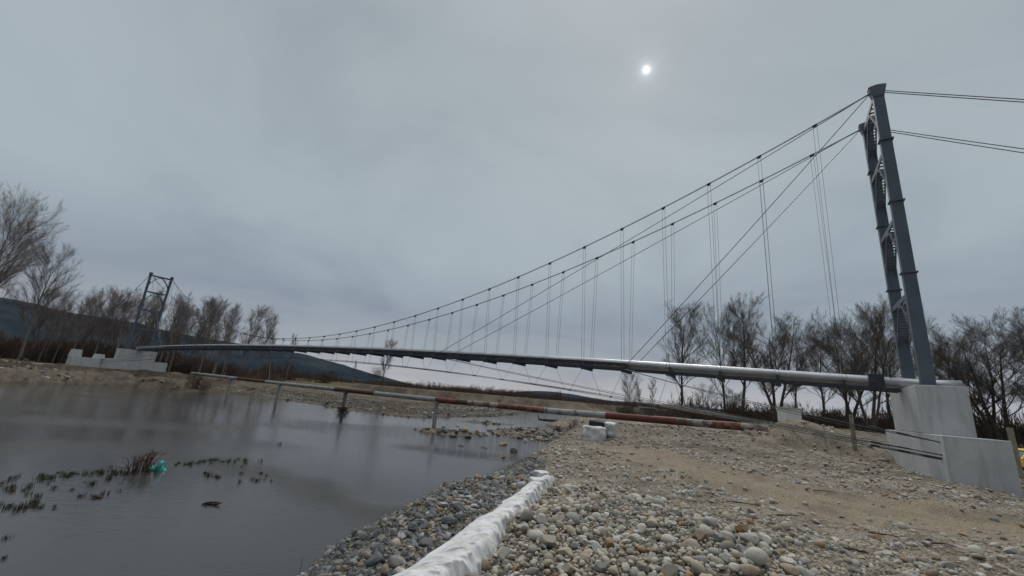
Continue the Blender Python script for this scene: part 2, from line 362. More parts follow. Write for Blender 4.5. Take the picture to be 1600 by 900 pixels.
def terrain(x, y, detail=True):
    x = np.asarray(x, float); y = np.asarray(y, float)
    dn = poly_dist(x, y, NEAR); df = poly_dist(x, y, FAR)
    ins = inside(x, y, RIVER); d = np.minimum(dn, df)
    wob = 0.35 * fbm(x * 0.5, y * 0.5, 3) * np.clip(d, 0, 1.5) * 0.5
    r = np.hypot(x, y)
    # near plateau (inverse distance weighting)
    wsum = 0; z = 0
    for px, py, pz in NEARP:
        w = 1 / ((x - px) ** 2 + (y - py) ** 2 + 0.6) ** 1.6; z = z + w * pz; wsum = wsum + w
    Pn = z / wsum
    # gravel heap that buries the end of the old pipe
    bd = np.full(x.shape, 1e9); bz = np.zeros(x.shape)
    for (ax, ay, az), (bx, by, bz1) in zip(HEAP[:-1], HEAP[1:]):
        dx, dy = bx - ax, by - ay; tq = np.clip(((x - ax) * dx + (y - ay) * dy) / (dx * dx + dy * dy), 0, 1)
        dd = np.hypot(x - ax - tq * dx, y - ay - tq * dy); cl_ = dd < bd
        bd = np.where(cl_, dd, bd); bz = np.where(cl_, az + (bz1 - az) * tq, bz)
    bd = bd * (1 + 0.25 * fbm(x * 0.9, y * 0.9, 2))
    hf = np.exp(-(bd / 1.7) ** 1.6)
    Pn = Pn + (bz - Pn + 0.10 * fbm(x * 1.3, y * 1.3, 3)) * hf
    hp2 = ground(1090, 672, -1.15); Pn = Pn + 0.1 * np.exp(-((x - hp2[0]) / 2.5) ** 2 - ((y - hp2[1]) / 1.5) ** 2)
    pile_d = np.where(inside(x, y, PILE), poly_dist(x, y, np.vstack([PILE, PILE[:1]])), 0)
    Pn = Pn + 0.13 * sstep(0, 0.7, pile_d)
    Wn = 1.9 + 0 * x
    Wn = np.where(y > 27, 1.6 + (y - 27) * 0.15, Wn)
    # far side
    cl = poly_dist(x, y, CLIFF); beyond = inside(x, y, np.vstack([CLIFF, [(900, 6000), (-900, 6000), (-700, 900)]]))
    sd = np.where(beyond, cl, -cl)
    gul = 2.2 * np.abs(fbm(x * 0.09, y * 0.09, 3)) + 1.3 * fbm(x * 0.35, y * 0.2, 2)
    lefty = sstep(-30, -48, x)
    bed = -2.35 * (1 - lefty) + -1.05 * lefty + 0.12 * fbm(x * 0.15, y * 0.15, 3)
    plain = -0.25 + 0.5 * sstep(-20, -150, x) * sstep(100, 400, y)
    Pf = bed + (plain - bed) * sstep(-2.5, 2.5, sd + gul - 1.2)
    Wf = 9 * (1 - lefty) + 7.0 * lefty
    isnear = dn < df
    P = np.where(isnear, Pn, Pf); W = np.where(isnear, Wn, Wf)
    prof = np.clip((d + wob) / W, 0, 1); prof = np.where(isnear, prof ** 0.8, prof ** 0.6 * (1 + 0.0 * prof))
    ledge = np.where(isnear, 0, lefty * (0.34 * np.sin(prof * 15 + 1.5 * fbm(x * 0.2, y * 0.2, 2)) + 0.2 * fbm(x * 0.7, y * 0.7, 3)) * (prof < 1) * np.clip(prof * 5, 0, 1))
    out = WZ + (P - WZ) * prof + ledge
    inn = WZ - np.minimum(1.4, 0.10 + 0.22 * d)
    z = np.where(ins, inn, out)
    # gravel bars in the river
    def bar(cx, cy, rx, ry, h, rot=0.0):
        c, s = math.cos(rot), math.sin(rot); X = (x - cx) * c + (y - cy) * s; Y = -(x - cx) * s + (y - cy) * c
        q = (X / rx) ** 2 + (Y / ry) ** 2 + 0.5 * fbm(x * 0.9, y * 0.9, 3)
        return WZ + h * (1 - q)
    for b in ((-3.5, 31.6, 2.3, 1.5, 0.16, 0.2), (2.6, 35.5, 3.4, 3.4, 0.34, 0.5), (-1.5, 45.5, 3.0, 0.8, 0.13, 0.2)):
        z = np.where(ins, np.maximum(z, bar(*b)), z)
    if detail:
        land = ~ins
        z = z + np.where(land, (0.045 * fbm(x * 1.9, y * 1.9, 5) + 0.02 * np.abs(fbm(x * 6, y * 6, 2))) * sstep(0, 0.6, d) + 0.06 * fbm(x * 0.45, y * 0.45, 3) * sstep(0, 2, d), 0.02 * fbm(x * 1.3, y * 1.3, 3))
        rd = poly_dist(x, y, ROAD)
        z = z - 0.05 * np.exp(-((rd - 0.62) / 0.22) ** 2) * isnear + 0.05 * np.exp(-((rd - 1.1) / 0.25) ** 2) * (1 + fbm(x * 2, y * 2, 2)) * isnear
        z = z + np.where(~isnear & land, 0.25 * fbm(x * 0.02, y * 0.02, 3) * sstep(90, 250, r), 0)
    z = z * 1.0 - np.where(r > 3000, 0, 0)
    # weights for the material
    far_grass = np.where(isnear, sstep(6, 14, np.hypot(x - 22, y - 14) - 28 + 3 * fbm(x * 0.1, y * 0.1, 2)) * sstep(10, 18, x), np.maximum(sstep(0.5, 3.5, sd), lefty * sstep(10, 22, df + 4 * fbm(x * 0.08, y * 0.08, 2))))
    rd = poly_dist(x, y, ROAD)
    dirt = np.where(isnear, sstep(2.1, 0.6, rd + 0.8 * fbm(x * 0.7, y * 0.7, 3)), 0.9 * np.exp(-(sd / 5.0) ** 2) * (1 - lefty))
    dirt = np.maximum(dirt, 0.85 * isnear * sstep(1.1, 0.3, np.hypot((x - at(1200, 672, 22.5)[0]) / 1.6, y - 22.2)))
    wet = np.where(ins, sstep(-0.16, 0.02, -(z - WZ)) * 1.0, sstep(0.40, 0.05, d) * 0.8)
    wet = np.where(ins & (z > WZ), 0.35, wet)
    strk = np.clip(0.5 + 0.9 * fbm(x * 0.05 + 3, df * 0.55 + 0.35 * fbm(x * 0.3, y * 0.3, 2), 3), 0, 1)
    wet = np.where(~isnear & ~ins, np.maximum(wet, (0.58 + 0.42 * sstep(0.3, 0.6, strk)) * (1 - 0.75 * sstep(8.5, 10.0, df) * lefty)), wet)
    gl_ = np.clip(0.5 + 1.1 * fbm(x * 0.22, y * 0.05, 3), 0, 1)
    wet = np.where(~isnear & (lefty < .9), np.maximum(wet, np.exp(-((sd + gul - 1.2) / 4.5) ** 2) * (0.35 + 0.65 * gl_)), wet)
    return z, far_grass * (~ins), dirt, wet
def tz(x, y): return float(terrain(np.array([x]), np.array([y]))[0][0])

ang = np.radians(np.concatenate([np.linspace(-72, 72, 760), np.linspace(72, 288, 110)[1:-1]]))
rad = np.concatenate([[0.35], 0.5 * 1.0165 ** np.arange(0, 575)]); rad = rad[rad < 5900]; rad = np.append(rad, 5950.0)
X = np.sin(ang)[None, :] * rad[:, None]; Yv = np.cos(ang)[None, :] * rad[:, None]
zz, wg, wd, ww = terrain(X.ravel(), Yv.ravel())
NA, NR = len(ang), len(rad)
V = np.stack([X.ravel(), Yv.ravel(), zz], 1)
i, j = np.meshgrid(np.arange(NR - 1), np.arange(NA), indexing='ij'); j2 = (j + 1) % NA
Q = np.stack([i * NA + j, (i + 1) * NA + j, (i + 1) * NA + j2, i * NA + j2], -1).reshape(-1, 4)[:, ::-1]
me = fast_mesh("ground", V, Q, M['ground'], True)
a = me.color_attributes.new("mixw", 'FLOAT_COLOR', 'POINT')
a.data.foreach_set("color", np.stack([wg, wd, ww, np.ones_like(wg)], 1).astype(np.float32).ravel())
tag(link("ground", me), kind="structure")

wx = np.concatenate([np.linspace(-450, -60, 40), np.linspace(-60, 30, 260)[1:], np.linspace(30, 260, 30)[1:]]); wy = np.concatenate([np.linspace(-260, 0, 20), np.linspace(0, 70, 220)[1:], np.linspace(70, 330, 40)[1:]])
GX, GY = np.meshgrid(wx, wy, indexing='ij'); GX = GX.ravel(); GY = GY.ravel(); ny = len(wy); i, j = np.meshgrid(np.arange(len(wx) - 1), np.arange(ny - 1), indexing='ij')
me = fast_mesh("water", np.stack([GX, GY, GX * 0 + WZ], 1), np.stack([i * ny + j, (i + 1) * ny + j, (i + 1) * ny + j + 1, i * ny + j + 1], -1).reshape(-1, 4), M['water'])
BAND = np.array([ground(*q_, WZ)[:2] for q_ in ((340, 722), (420, 742), (500, 772), (580, 800), (660, 822))]); BAND2 = np.array([ground(*q_, WZ)[:2] for q_ in ((650, 700), (740, 712), (830, 720))]); BAND3 = np.array([ground(*q_, WZ)[:2] for q_ in ((60, 655), (180, 662), (320, 668))])
rip = 0.9 * np.exp(-(poly_dist(GX, GY, BAND) / (0.75 + 0.4 * vnoise(GX * .6, GY * .6))) ** 2) + 0.8 * np.exp(-(poly_dist(GX, GY, BAND2) / 0.9) ** 2) + 0.5 * np.exp(-(poly_dist(GX, GY, BAND3) / 1.5) ** 2)
rip = np.clip(rip + 0.30 * sstep(0.15, 0.8, fbm(GX * 0.09, GY * 0.13, 3)) + 0.8 * sstep(2, 10, GX) * sstep(34, 48, GY), 0, 1)
a = me.color_attributes.new("ripple", 'FLOAT_COLOR', 'POINT'); a.data.foreach_set("color", np.stack([rip, rip, rip, rip * 0 + 1], 1).astype(np.float32).ravel())
tag(link("water", me), kind="structure")

# ------------------------------------------------------------------ hills
def ridge(pts, D0, D1, front, name, seed, steps=240):
    px = np.array([p[0] for p in pts], float); py = np.array([p[1] for p in pts], float)
    xs = np.linspace(px[0], px[-1], steps); ys = np.interp(xs, px, py)
    rows = []
    fr = np.concatenate([np.linspace(-1, 0, 22), np.linspace(0, 1, 8)[1:]])
    Vv = []
    for k, (x_, y_) in enumerate(zip(xs, ys)):
        d = ray(x_, y_); D = D0 + (D1 - D0) * k / (steps - 1)
        h = np.hypot(d[0], d[1]); dirv = np.array([d[0], d[1]]) / h; el = d[2] / h
        hgt = max(el * D, 1.0)
        for f in fr:
            rr = D + f * front
            sh = math.cos(f * math.pi / 2) ** 1.3
            X_, Y_ = dirv * rr
            nz = float(fbm(np.array(X_ * 0.004 + seed), np.array(Y_ * 0.004), 4))
            zz_ = hgt * sh * (1 + (0.22 * nz) * (1 - sh) * 1.6) + 3.0 * float(fbm(np.array(X_ * 0.02), np.array(Y_ * 0.02 + seed), 2)) * (0.3 + 0.7 * sh) * min(1, hgt / 60)
            Vv.append((X_, Y_, max(zz_, -2) if abs(f) < 1 else -2.5))
    n = len(fr)
    q = [(a * n + b, a * n + b + 1, (a + 1) * n + b + 1, (a + 1) * n + b) for a in range(steps - 1) for b in range(n - 1)]
    return tag(link(name, fast_mesh(name, Vv, q, M['hills'], True)), kind="structure")
ridge([(-420, 430), (-200, 452), (0, 468), (60, 478), (110, 490), (160, 497), (210, 505), (260, 518), (300, 526), (350, 534), (420, 546), (470, 553), (520, 566), (570, 581), (610, 592), (650, 603), (690, 610)], 2100, 3000, 900, "hills", 3)
ridge([(760, 616), (790, 614), (830, 611), (860, 611.5), (900, 617), (950, 626), (1000, 629), (1060, 634), (1130, 640), (1250, 648), (1400, 656), (1600, 672), (1900, 700)], 4600, 4600, 900, "hills", 8)

# ------------------------------------------------------------------ bridge
u = np.array([-0.8292, 0.5589, 0]); u /= np.linalg.norm(u); n = np.array([u[1] * -1, u[0], 0]); n = n if n[1] < 0 else -n
Z = np.array([0, 0, 1.0])
B0 = np.array([16.8282, 16.6793, 0.0]); L = 93.36; SP = L / 38.9; NH = 38
ZT = 14.93; ZB = 1.645
def bp(t, s, z): return B0 + u * t + n * s + Z * z
rr_ = lambda t: 2 * t / L - 1
def cab_z(t): q = rr_(t) ** 2; return 3.813 + 11.918 * q - 0.742 * q * q
def cab_s(t): return (1.357 + (2.93 - 1.357) * rr_(t) ** 2) / 2
def deck_z(t): return ZB + 0.15 + 0.774 * t / L + 0.857 * (1 - rr_(t) ** 2)
AX = np.array([u, n, Z])

bridge = empty("suspension_bridge", tuple(B0), "long slender suspension bridge carrying a silver clad pipeline across the river", "bridge")
def bobj(mb, name, mat, parent=None, **k):
    o = mb.obj(name, mat, None, **k)
    par = parent or bridge
    base = par
    off = Vector((0, 0, 0))
    while base is not None: off += base.location; base = base.parent
    o.data.transform(Matrix.Translation(-off)); o.parent = par
    return o
PR = 0.220
def rod(mt, A_, dv):
    st = [(0.0, .02), (.5, .02), (.52, .012), (.75, .012), (.77, .028), (1.05, .028), (1.07, .012), (1.5, .012), (1.52, .026), (1.72, .026), (1.75, .014)]
    mt.tube([A_ + dv * d_ for d_, q_ in st], [q_ for d_, q_ in st], 8)
# pipe
tt = np.linspace(-1.25, L + 1.0, 150)
mb = MB(); mb.tube([bp(t, 0, deck_z(np.clip(t, 0, L))) for t in tt], PR, 20); pipe = bobj(mb, "pipe", M['clad'], smooth=True)
mb = MB()
for t in np.arange(-0.6, L + 0.6, 1.2):
    mb = MB(); mb.tube([bp(t - 0.03, 0, deck_z(t)), bp(t + 0.03, 0, deck_z(t))], PR + 0.008, 20, cap=True)
    bobj(mb, "cladding_band", M['clad'], pipe)
# carrying beams beneath the pipe
tt = np.linspace(0.6, L - 0.6, 110)
for s_ in (-0.3, 0.3):
    mb = MB()
    P = [bp(t, s_, deck_z(t) - PR - 0.10) for t in tt]
    V_ = []; F_ = []
    for k, p in enumerate(P):
        for (a_, b_) in ((-0.05, -0.07), (0.05, -0.07), (0.05, 0.07), (-0.05, 0.07)): V_.append(p + n * a_ + Z * b_)
        if k: F_ += [((k - 1) * 4 + q, (k - 1) * 4 + (q + 1) % 4, k * 4 + (q + 1) % 4, k * 4 + q) for q in range(4)]
    mb.add(V_, F_); bobj(mb, "support_beam", M['dsteel'])
TK = [SP * (k + 1) for k in range(NH)]
for s_ in (-0.33, 0.33):
    mb = MB(); tq = np.linspace(TK[4] - 0.1, L - TK[4] + 0.1, 90)
    for dz, hh in ((-0.03, 0.05), (-0.30, 0.07)):
        V_ = []; F_ = []
        for k, t in enumerate(tq):
            p = bp(t, s_, deck_z(t) + dz)
            for (a_, b_) in ((-0.035, -hh), (0.035, -hh), (0.035, hh), (-0.035, hh)): V_.append(p + n * a_ + Z * b_)
            if k: F_ += [((k - 1) * 4 + q, (k - 1) * 4 + (q + 1) % 4, k * 4 + (q + 1) % 4, k * 4 + q) for q in range(4)]
        mb.add(V_, F_)
    for k, t in enumerate(np.arange(TK[4], L - TK[4], SP / 4)):
        a_, b_ = (-0.04, -0.27) if k % 2 else (-0.27, -0.04)
        mb.tube([bp(t, s_, deck_z(t) + a_), bp(t + SP / 4, s_, deck_z(t + SP / 4) + b_)], 0.028, 5)
    bobj(mb, "side_truss", M['dsteel'])
for t in TK:
    mb = MB(); w_ = 1.40
    mb.box(bp(t, 0, deck_z(t) - PR - 0.22), 0.14, w_, 0.12, AX)
    mb.box(bp(t, 0.62, deck_z(t) - PR - 0.18), 0.22, 0.10, 0.22, AX); mb.box(bp(t, -0.62, deck_z(t) - PR - 0.18), 0.22, 0.10, 0.22, AX)
    mb.box(bp(t, 0.32, deck_z(t) - PR + 0.02), 0.10, 0.06, 0.30, AX); mb.box(bp(t, -0.32, deck_z(t) - PR + 0.02), 0.10, 0.06, 0.30, AX)
    bobj(mb, "cross_beam", M['dsteel'])
    if t < L - SP:  # flat bracing between the two beams
        mb = MB(); mb.tube([bp(t, -0.3, deck_z(t) - PR - 0.12), bp(t + SP, 0.3, deck_z(t + SP) - PR - 0.12)], 0.025, 5)
        bobj(mb, "diagonal_brace", M['dsteel'])
# main cables, backstays, hangers, stays
for s_ in (1, -1):
    mb = MB(); tt = np.linspace(0, L, 160)
    for dz in (0.022, -0.022): mb.tube([bp(t, s_ * cab_s(t), cab_z(t) + dz) for t in tt], 0.0135, 6)
    bobj(mb, "main_cable", M['cable'])
    for (t0, dirn) in ((0, -1), (L, 1)):
        mb = MB()
        for dz, e in ((0.05, 0.0), (-0.05, 1.0)):
            q_ = np.linspace(0, 1, 24); z1 = 1.35
            lo_ = bp(t0 + dirn * (30.4 - e), s_ * (2.6 + 0.25 * e), z1 - 0.45 * e if dirn > 0 else -0.3)
            hi_ = bp(t0, s_ * 1.465, ZT + dz)
            mb.tube([hi_ * (1 - w) + lo_ * w - Z * 1.2 * w * (1 - w) for w in q_], 0.018, 6)
        bobj(mb, "backstay", M['cable'])
    for k, t in enumerate(TK):
        mb = MB(); top = bp(t, s_ * cab_s(t), cab_z(t) - 0.08); bot = bp(t, s_ * 0.66, deck_z(t) - PR - 0.12)
        sp_ = 0.075
        for e in (-1, 1): mb.tube([top + u * e * sp_, bot + u * e * sp_], 0.0085, 4)
        h = bobj(mb, "hanger", M['hang'])
        mc = MB(); sl = (cab_z(t + 0.1) - cab_z(t - 0.1)) / 0.2
        a0 = u + Z * sl; a0 /= np.linalg.norm(a0); a2 = np.cross(a0, n); a2 = a2 if a2[2] > 0 else -a2
        mc.box(top + Z * 0.07, 0.21, 0.06, 0.09, (a0, n, a2)); mc.box(top + Z * 0.01, 0.12, 0.045, 0.09, (a0, n, a2))
        bobj(mc, "clamp", M['dsteel'], h)
    for tq in (TK[4], TK[10]):
        for far_ in (0, 1):
            t1 = L - tq if far_ else tq; t0 = L if far_ else 0
            mb = MB(); A_ = bp(t0 + (0.25 if not far_ else -0.25), s_ * 1.44, ZT - 0.05); C_ = bp(t1, s_ * 0.66, deck_z(t1) - PR - 0.1)
            mb.tube([A_ * (1 - w) + C_ * w - Z * 0.35 * w * (1 - w) for w in np.linspace(0, 1, 14)], 0.017, 5)
            bobj(mb, "stay_cable", M['cable'])
            mb = MB(); A_ = bp(t0 + (0.52 if not far_ else -0.52), s_ * 4.25, (-0.32 if tq == TK[4] else -0.70) + (0.6 if far_ else 0))
            mb.tube([A_ * (1 - w) + C_ * w - Z * 0.5 * w * (1 - w) for w in np.linspace(0, 1, 14)], 0.015, 5)
            wc = bobj(mb, "wind_stay", M['cable'])
            if not far_ and s_ == 1:
                dv = (C_ - A_); dv /= np.linalg.norm(dv); mt = MB()
                rod(mt, A_, dv)
                bobj(mt, "turnbuckle", M['dsteel'], wc)
    def wn(t): q = rr_(t) ** 2; return s_ * (0.45 + 3.75 * q), 1.89 - 2.77 * q + 0.6 * max(0, t / L - 0.5) * 2 * q
    tt = np.linspace(0.52, L - 0.52, 90)
    mb = MB()
    for dn_ in (-0.03, 0.03): mb.tube([bp(t, wn(t)[0] + dn_, wn(t)[1] + dn_) for t in tt], 0.013, 5)
    wc = bobj(mb, "wind_cable", M['cable'])
    if s_ == 1:
        A_ = bp(0.52, *wn(0.52)); C_ = bp(4, *wn(4)); dv = (C_ - A_) / np.linalg.norm(C_ - A_); mt = MB()
        rod(mt, A_, dv)
        bobj(mt, "turnbuckle", M['dsteel'], wc)
    for t in TK:
        if 5.5 < t < L - 5.5:
            mb = MB(); a_ = bp(t, s_ * 0.66, deck_z(t) - PR - 0.24); b_ = bp(t, *wn(t)); mb.tube([a_, b_], 0.0095, 4)
            mb.box(b_, 0.10, 0.06, 0.08, AX); bobj(mb, "wind_tie", M['cable'])
# the dark expansion box over the pipe beside the near tower, and its standing bracket
mb = MB(); mb.box(bp(1.30, 0.0, deck_z(1.3) + 0.02), 0.50, 0.58, 0.56, AX); bobj(mb, "expansion_box", M['dsteel'], bevel=0.02)
mb = MB(); mb.box(bp(0.82, -0.1, deck_z(0.8) + 0.42), 0.06, 0.4, 0.5, AX); bobj(mb, "bracket", M['dsteel'])

# towers
def tower(t0, zb, zt, label, dirn):
    T = empty("bridge_tower", tuple(bp(t0, 0, zb)), label, "tower", "steel portal towers of the bridge")
    off = Matrix.Translation(-Vector(bp(t0, 0, zb)))
    H = zt - zb
    def tobj(mb, name, mat, par=None, **k):
        o = mb.obj(name, mat, None, **k); o.data.transform(off); o.parent = par or T; return o
    for s_ in (1, -1):
        mb = MB(); V_ = []; hs = [0, 0.335, 0.575, 0.8, 1.0]
        wu = lambda f: 0.42 - 0.04 * f
        sN = lambda f: s_ * (1.38 + (1.465 - 1.38) * f)
        m_ = 8
        for k in range(m_ + 1):
            f = k / m_; c = bp(t0, sN(f), zb + H * f)
            for a_, b_ in ((-1, -1), (1, -1), (1, 1), (-1, 1)): V_.append(c + u * a_ * wu(f) / 2 + n * b_ * 0.14)
        F_ = [(k * 4 + q, k * 4 + (q + 1) % 4, (k + 1) * 4 + (q + 1) % 4, (k + 1) * 4 + q) for k in range(m_) for q in range(4)] + [(3, 2, 1, 0), (m_ * 4, m_ * 4 + 1, m_ * 4 + 2, m_ * 4 + 3)]
        mb.add(V_, F_); leg = tobj(mb, "leg", M['steel'], bevel=0.012)
        for f in (0.338, 0.578, 0.802):
            mf = MB(); mf.box(bp(t0, sN(f), zb + H * f), wu(f) + 0.11, 0.39, 0.055, AX); tobj(mf, "splice_flange", M['steel'], leg)
        mf = MB(); mf.box(bp(t0, sN(0), zb + 0.03), wu(0) + 0.22, 0.5, 0.055, AX); tobj(mf, "base_plate", M['steel'], leg)
        # cable saddle: a cup flaring along the bridge
        ms = MB(); base = bp(t0, sN(1), zt)
        V_ = []
        for (zz_, hw, hn) in ((-0.42, 0.19, 0.15), (-0.32, 0.21, 0.18), (0.0, 0.29, 0.19), (0.12, 0.30, 0.19)):
            for a_, b_ in ((-1, -1), (1, -1), (1, 1), (-1, 1)): V_.append(base + u * a_ * hw + n * b_ * hn + Z * zz_)
        F_ = [(k * 4 + q, k * 4 + (q + 1) % 4, (k + 1) * 4 + (q + 1) % 4, (k + 1) * 4 + q) for k in range(3) for q in range(4)] + [(3, 2, 1, 0), (12, 13, 14, 15)]
        ms.add(V_, F_)
        for q in np.linspace(-0.27, 0.27, 7): ms.box(base + u * q + Z * (0.14 + 0.06 * (1 - (q / 0.3) ** 2)), 0.10, 0.32, 0.08, AX)
        tobj(ms, "saddle", M['steel'], bevel=0.01)
    inner = 1.38 - 0.14
    for f in (0.265, 0.515, 0.755, 0.975):
        zc = zb + H * f; mb = MB()
        iw = inner + (1.465 - 1.38) * f
        def curve(s):  # arch underside, s in -1..1 across the portal
            a_ = abs(s); return zc - 0.12 - 1.30 * max(0.0, (a_ - 0.18) / 0.82) ** 1.08
        ss = np.linspace(-1, 1, 29)
        hu = 0.155
        for a_ in (-hu, hu):  # side rails of arch and chord
            V_ = []; F_ = []
            for k, s in enumerate(ss):
                c = bp(t0, s * iw, curve(s)) + u * a_
                V_ += [c - u * 0.025 - Z * 0.04, c + u * 0.025 - Z * 0.04, c + u * 0.025 + Z * 0.07, c - u * 0.025 + Z * 0.07]
                if k: F_ += [((k - 1) * 4 + q, (k - 1) * 4 + (q + 1) % 4, k * 4 + (q + 1) % 4, k * 4 + q) for q in range(4)]
            mb.add(V_, F_)
            mb.box(bp(t0, 0, zc + 0.05) + u * a_, 0.05, 2 * iw, 0.20, AX)
            # gusset plate between the leg and the arch foot
            for sd_ in (1, -1):
                g = [bp(t0, sd_ * iw, zc - 1.75), bp(t0, sd_ * iw, zc - 1.0), bp(t0, sd_ * iw * 0.86, curve(0.86) - 0.03)]
                g = [p + u * a_ for p in g]
                mb.add(g + [p + u * 0.03 for p in g], [(0, 1, 2), (5, 4, 3), (0, 3, 4, 1), (1, 4, 5, 2), (2, 5, 3, 0)])
        for k in range(len(ss) - 1):  # rungs: a plate pierced by slots
            p0 = bp(t0, ss[k] * iw, curve(ss[k])); p1 = bp(t0, ss[k + 1] * iw, curve(ss[k + 1]))
            dv = p1 - p0; ln = np.linalg.norm(dv); dv /= ln
            solid = abs(ss[k] + ss[k + 1]) / 2 > 0.86
            mb.box((p0 + p1) / 2, 2 * hu, ln * (1.0 if solid else 0.42), 0.03, (u, dv, np.cross(u, dv)))
        for s in np.linspace(-0.9, 0.9, 8): mb.box(bp(t0, s * iw, zc + 0.05), 2 * hu, 0.10, 0.03, AX)
        for s in (-0.55, 0.55): mb.box(bp(t0, s * iw, (zc + curve(s)) / 2), 0.05, 0.06, abs(zc - curve(s)), AX)
        tobj(mb, "portal_brace", M['steel'])
    return T
tower(0, ZB, ZT, "tall blue-grey steel tower on the near concrete pier", 1)
tower(L, ZB + 0.62, ZT + 0.1, "distant grey steel portal tower on the far bank", -1)

# piers
def pier(t0, dirn, ztop, zlow, zbot, nu, nl, label, front=0.55, back=0.80, lback=0.9):
    T = empty("bridge_pier", tuple(bp(t0, 0, zbot)), label, "pier", "concrete piers under the bridge towers")
    off = Matrix.Translation(-Vector(bp(t0, 0, zbot)))
    for (nm, hn, z0, z1, fr, bk) in (("upper_block", nu, zlow + 0.002, ztop, front, back), ("lower_block", nl, zbot, zlow, front + 0.004, lback)):
        mb = MB(); c = bp(t0 + dirn * (fr - bk) / 2, 0, (z0 + z1) / 2)
        mb.box(c, fr + bk, 2 * hn, z1 - z0, AX); o = mb.obj(nm, M['concrete'], None, bevel=0.025); o.data.transform(off); o.parent = T
    return T
pier(0, 1, 1.615, -0.085, -2.6, 2.3, 4.55, "stepped pale grey concrete pier beside the gravel track")
FARPIER = pier(L, -1, 2.2, 0.55, -2.2, 2.4, 4.25, "weathered concrete pier under the distant tower", 0.6, 1.2, 1.5)
def n_at(t, z, px):
    lo, hi = -5.0, 40.0
    for _ in range(50):
        m_ = (lo + hi) / 2
        if proj(bp(t, m_, z))[0, 0] > px: lo = m_
        else: hi = m_
    return lo
TW = L - 0.3
off = Matrix.Translation(-Vector(bp(L, 0, -2.2)))
n0, n1 = 4.3, n_at(TW, 0.2, 108)
mb = MB(); mb.box(bp(TW, (n0 + n1) / 2, -0.93), 1.6, n1 - n0, 2.55, AX); o = mb.obj("wing_wall", M['concrete'], None, bevel=0.03); o.data.transform(off); o.parent = FARPIER
for pa, pb, zt_ in ((109, 127, 1.40), (147, 163, 1.0)):
    a_, b_ = n_at(TW, 0.8, pa), n_at(TW, 0.8, pb)
    mb = MB(); mb.box(bp(TW, (a_ + b_) / 2, (0.352 + zt_) / 2), 1.5, abs(a_ - b_), zt_ - 0.352, AX, 0.82); o = mb.obj("anchor_post", M['concrete'], None, bevel=0.03); o.data.transform(off); o.parent = FARPIER

# ------------------------------------------------------------------ old painted pipe crossing the river on posts
OB = ground(683, 668, WZ)
def op(t, z): return np.array([OB[0] + u[0] * t, OB[1] + u[1] * t, z])
ozT = np.array([47.1, 35.8, 24, 12, 0, -3.2, -6.3, -10.1, -14.5, -18.7, -22.0, -26])[::-1]
ozZ = np.array([-0.66, -0.74, -0.80, -0.82, -0.84, -0.81, -0.79, -0.80, -0.72, -0.66, -0.59, -0.55])[::-1]
def oz(t): return float(np.interp(t, ozT, ozZ))
def t_at(px):
    lo, hi = -27.0, 60.0
    for _ in range(50):
        m_ = (lo + hi) / 2
        if proj(op(m_, oz(m_)))[0, 0] > px: lo = m_
        else: hi = m_
    return lo
old = empty("old_pipeline", (0, 0, 0), "rusty red and white painted pipe crossing low over the river on posts", "pipeline")
pm = dict(w=m_painted_pipe("old_white_paint", (0.36, 0.342, 0.312), 0.6), r=m_painted_pipe("old_red_paint", (0.21, 0.052, 0.043), 0.6), f=m_painted_pipe("faded_red_paint", (0.30, 0.13, 0.095), 0.5),
          g=m_painted_pipe("old_grey_paint", (0.33, 0.325, 0.32), 0.3), d=m_painted_pipe("dark_rust", (0.055, 0.042, 0.038), 0.8), k=m_painted_pipe("speckled_grey", (0.40, 0.40, 0.40), 0.32))
bounds = [1200, 1160, 1118, 1060, 949, 853, 812, 781, 733, 716, 683, 587, 525, 416, 373, 300]
kinds_ = ['w', 'f', 'w', 'r', 'k', 'f', 'f', 'w', 'd', 'r', 'g', 'd', 'g', 'd', 'g']
names_ = {'w': "white", 'r': "red", 'f': "faded red", 'g': "grey", 'd': "dark rusted", 'k': "speckled grey"}
tb = [t_at(b) for b in bounds]
for a_, b_, k_ in zip(tb[:-1], tb[1:], kinds_):
    mb = MB(); q_ = np.linspace(a_, b_, 8); mb.tube([op(t, oz(t)) for t in q_], 0.205 + (0.006 if k_ in 'rf' else 0), 14)
    mb.tube([op(b_ - 0.06, oz(b_)), op(b_ + 0.06, oz(b_))], 0.222, 14)
    o = mb.obj("pipe_section", pm[k_], old, smooth=False); o["label"] = names_[k_] + " painted pipe section"
    md = o.modifiers.new("es", 'EDGE_SPLIT'); md.split_angle = 0.7
    o.data.polygons.foreach_set("use_smooth", [True] * len(o.data.polygons))
for px_ in (683, 541, 438, 362):
    t = t_at(px_); p = op(t, 0); mb = MB()
    mb.tube([p + Z * -4.3, p + Z * (oz(t) - 0.24)], 0.17, 12); mb.box(p + Z * (oz(t) - 0.2), 0.5, 0.5, 0.14, AX)
    mb.obj("support_post", M['concrete'] if px_ != 541 else M['hutwall'], old, smooth=False)

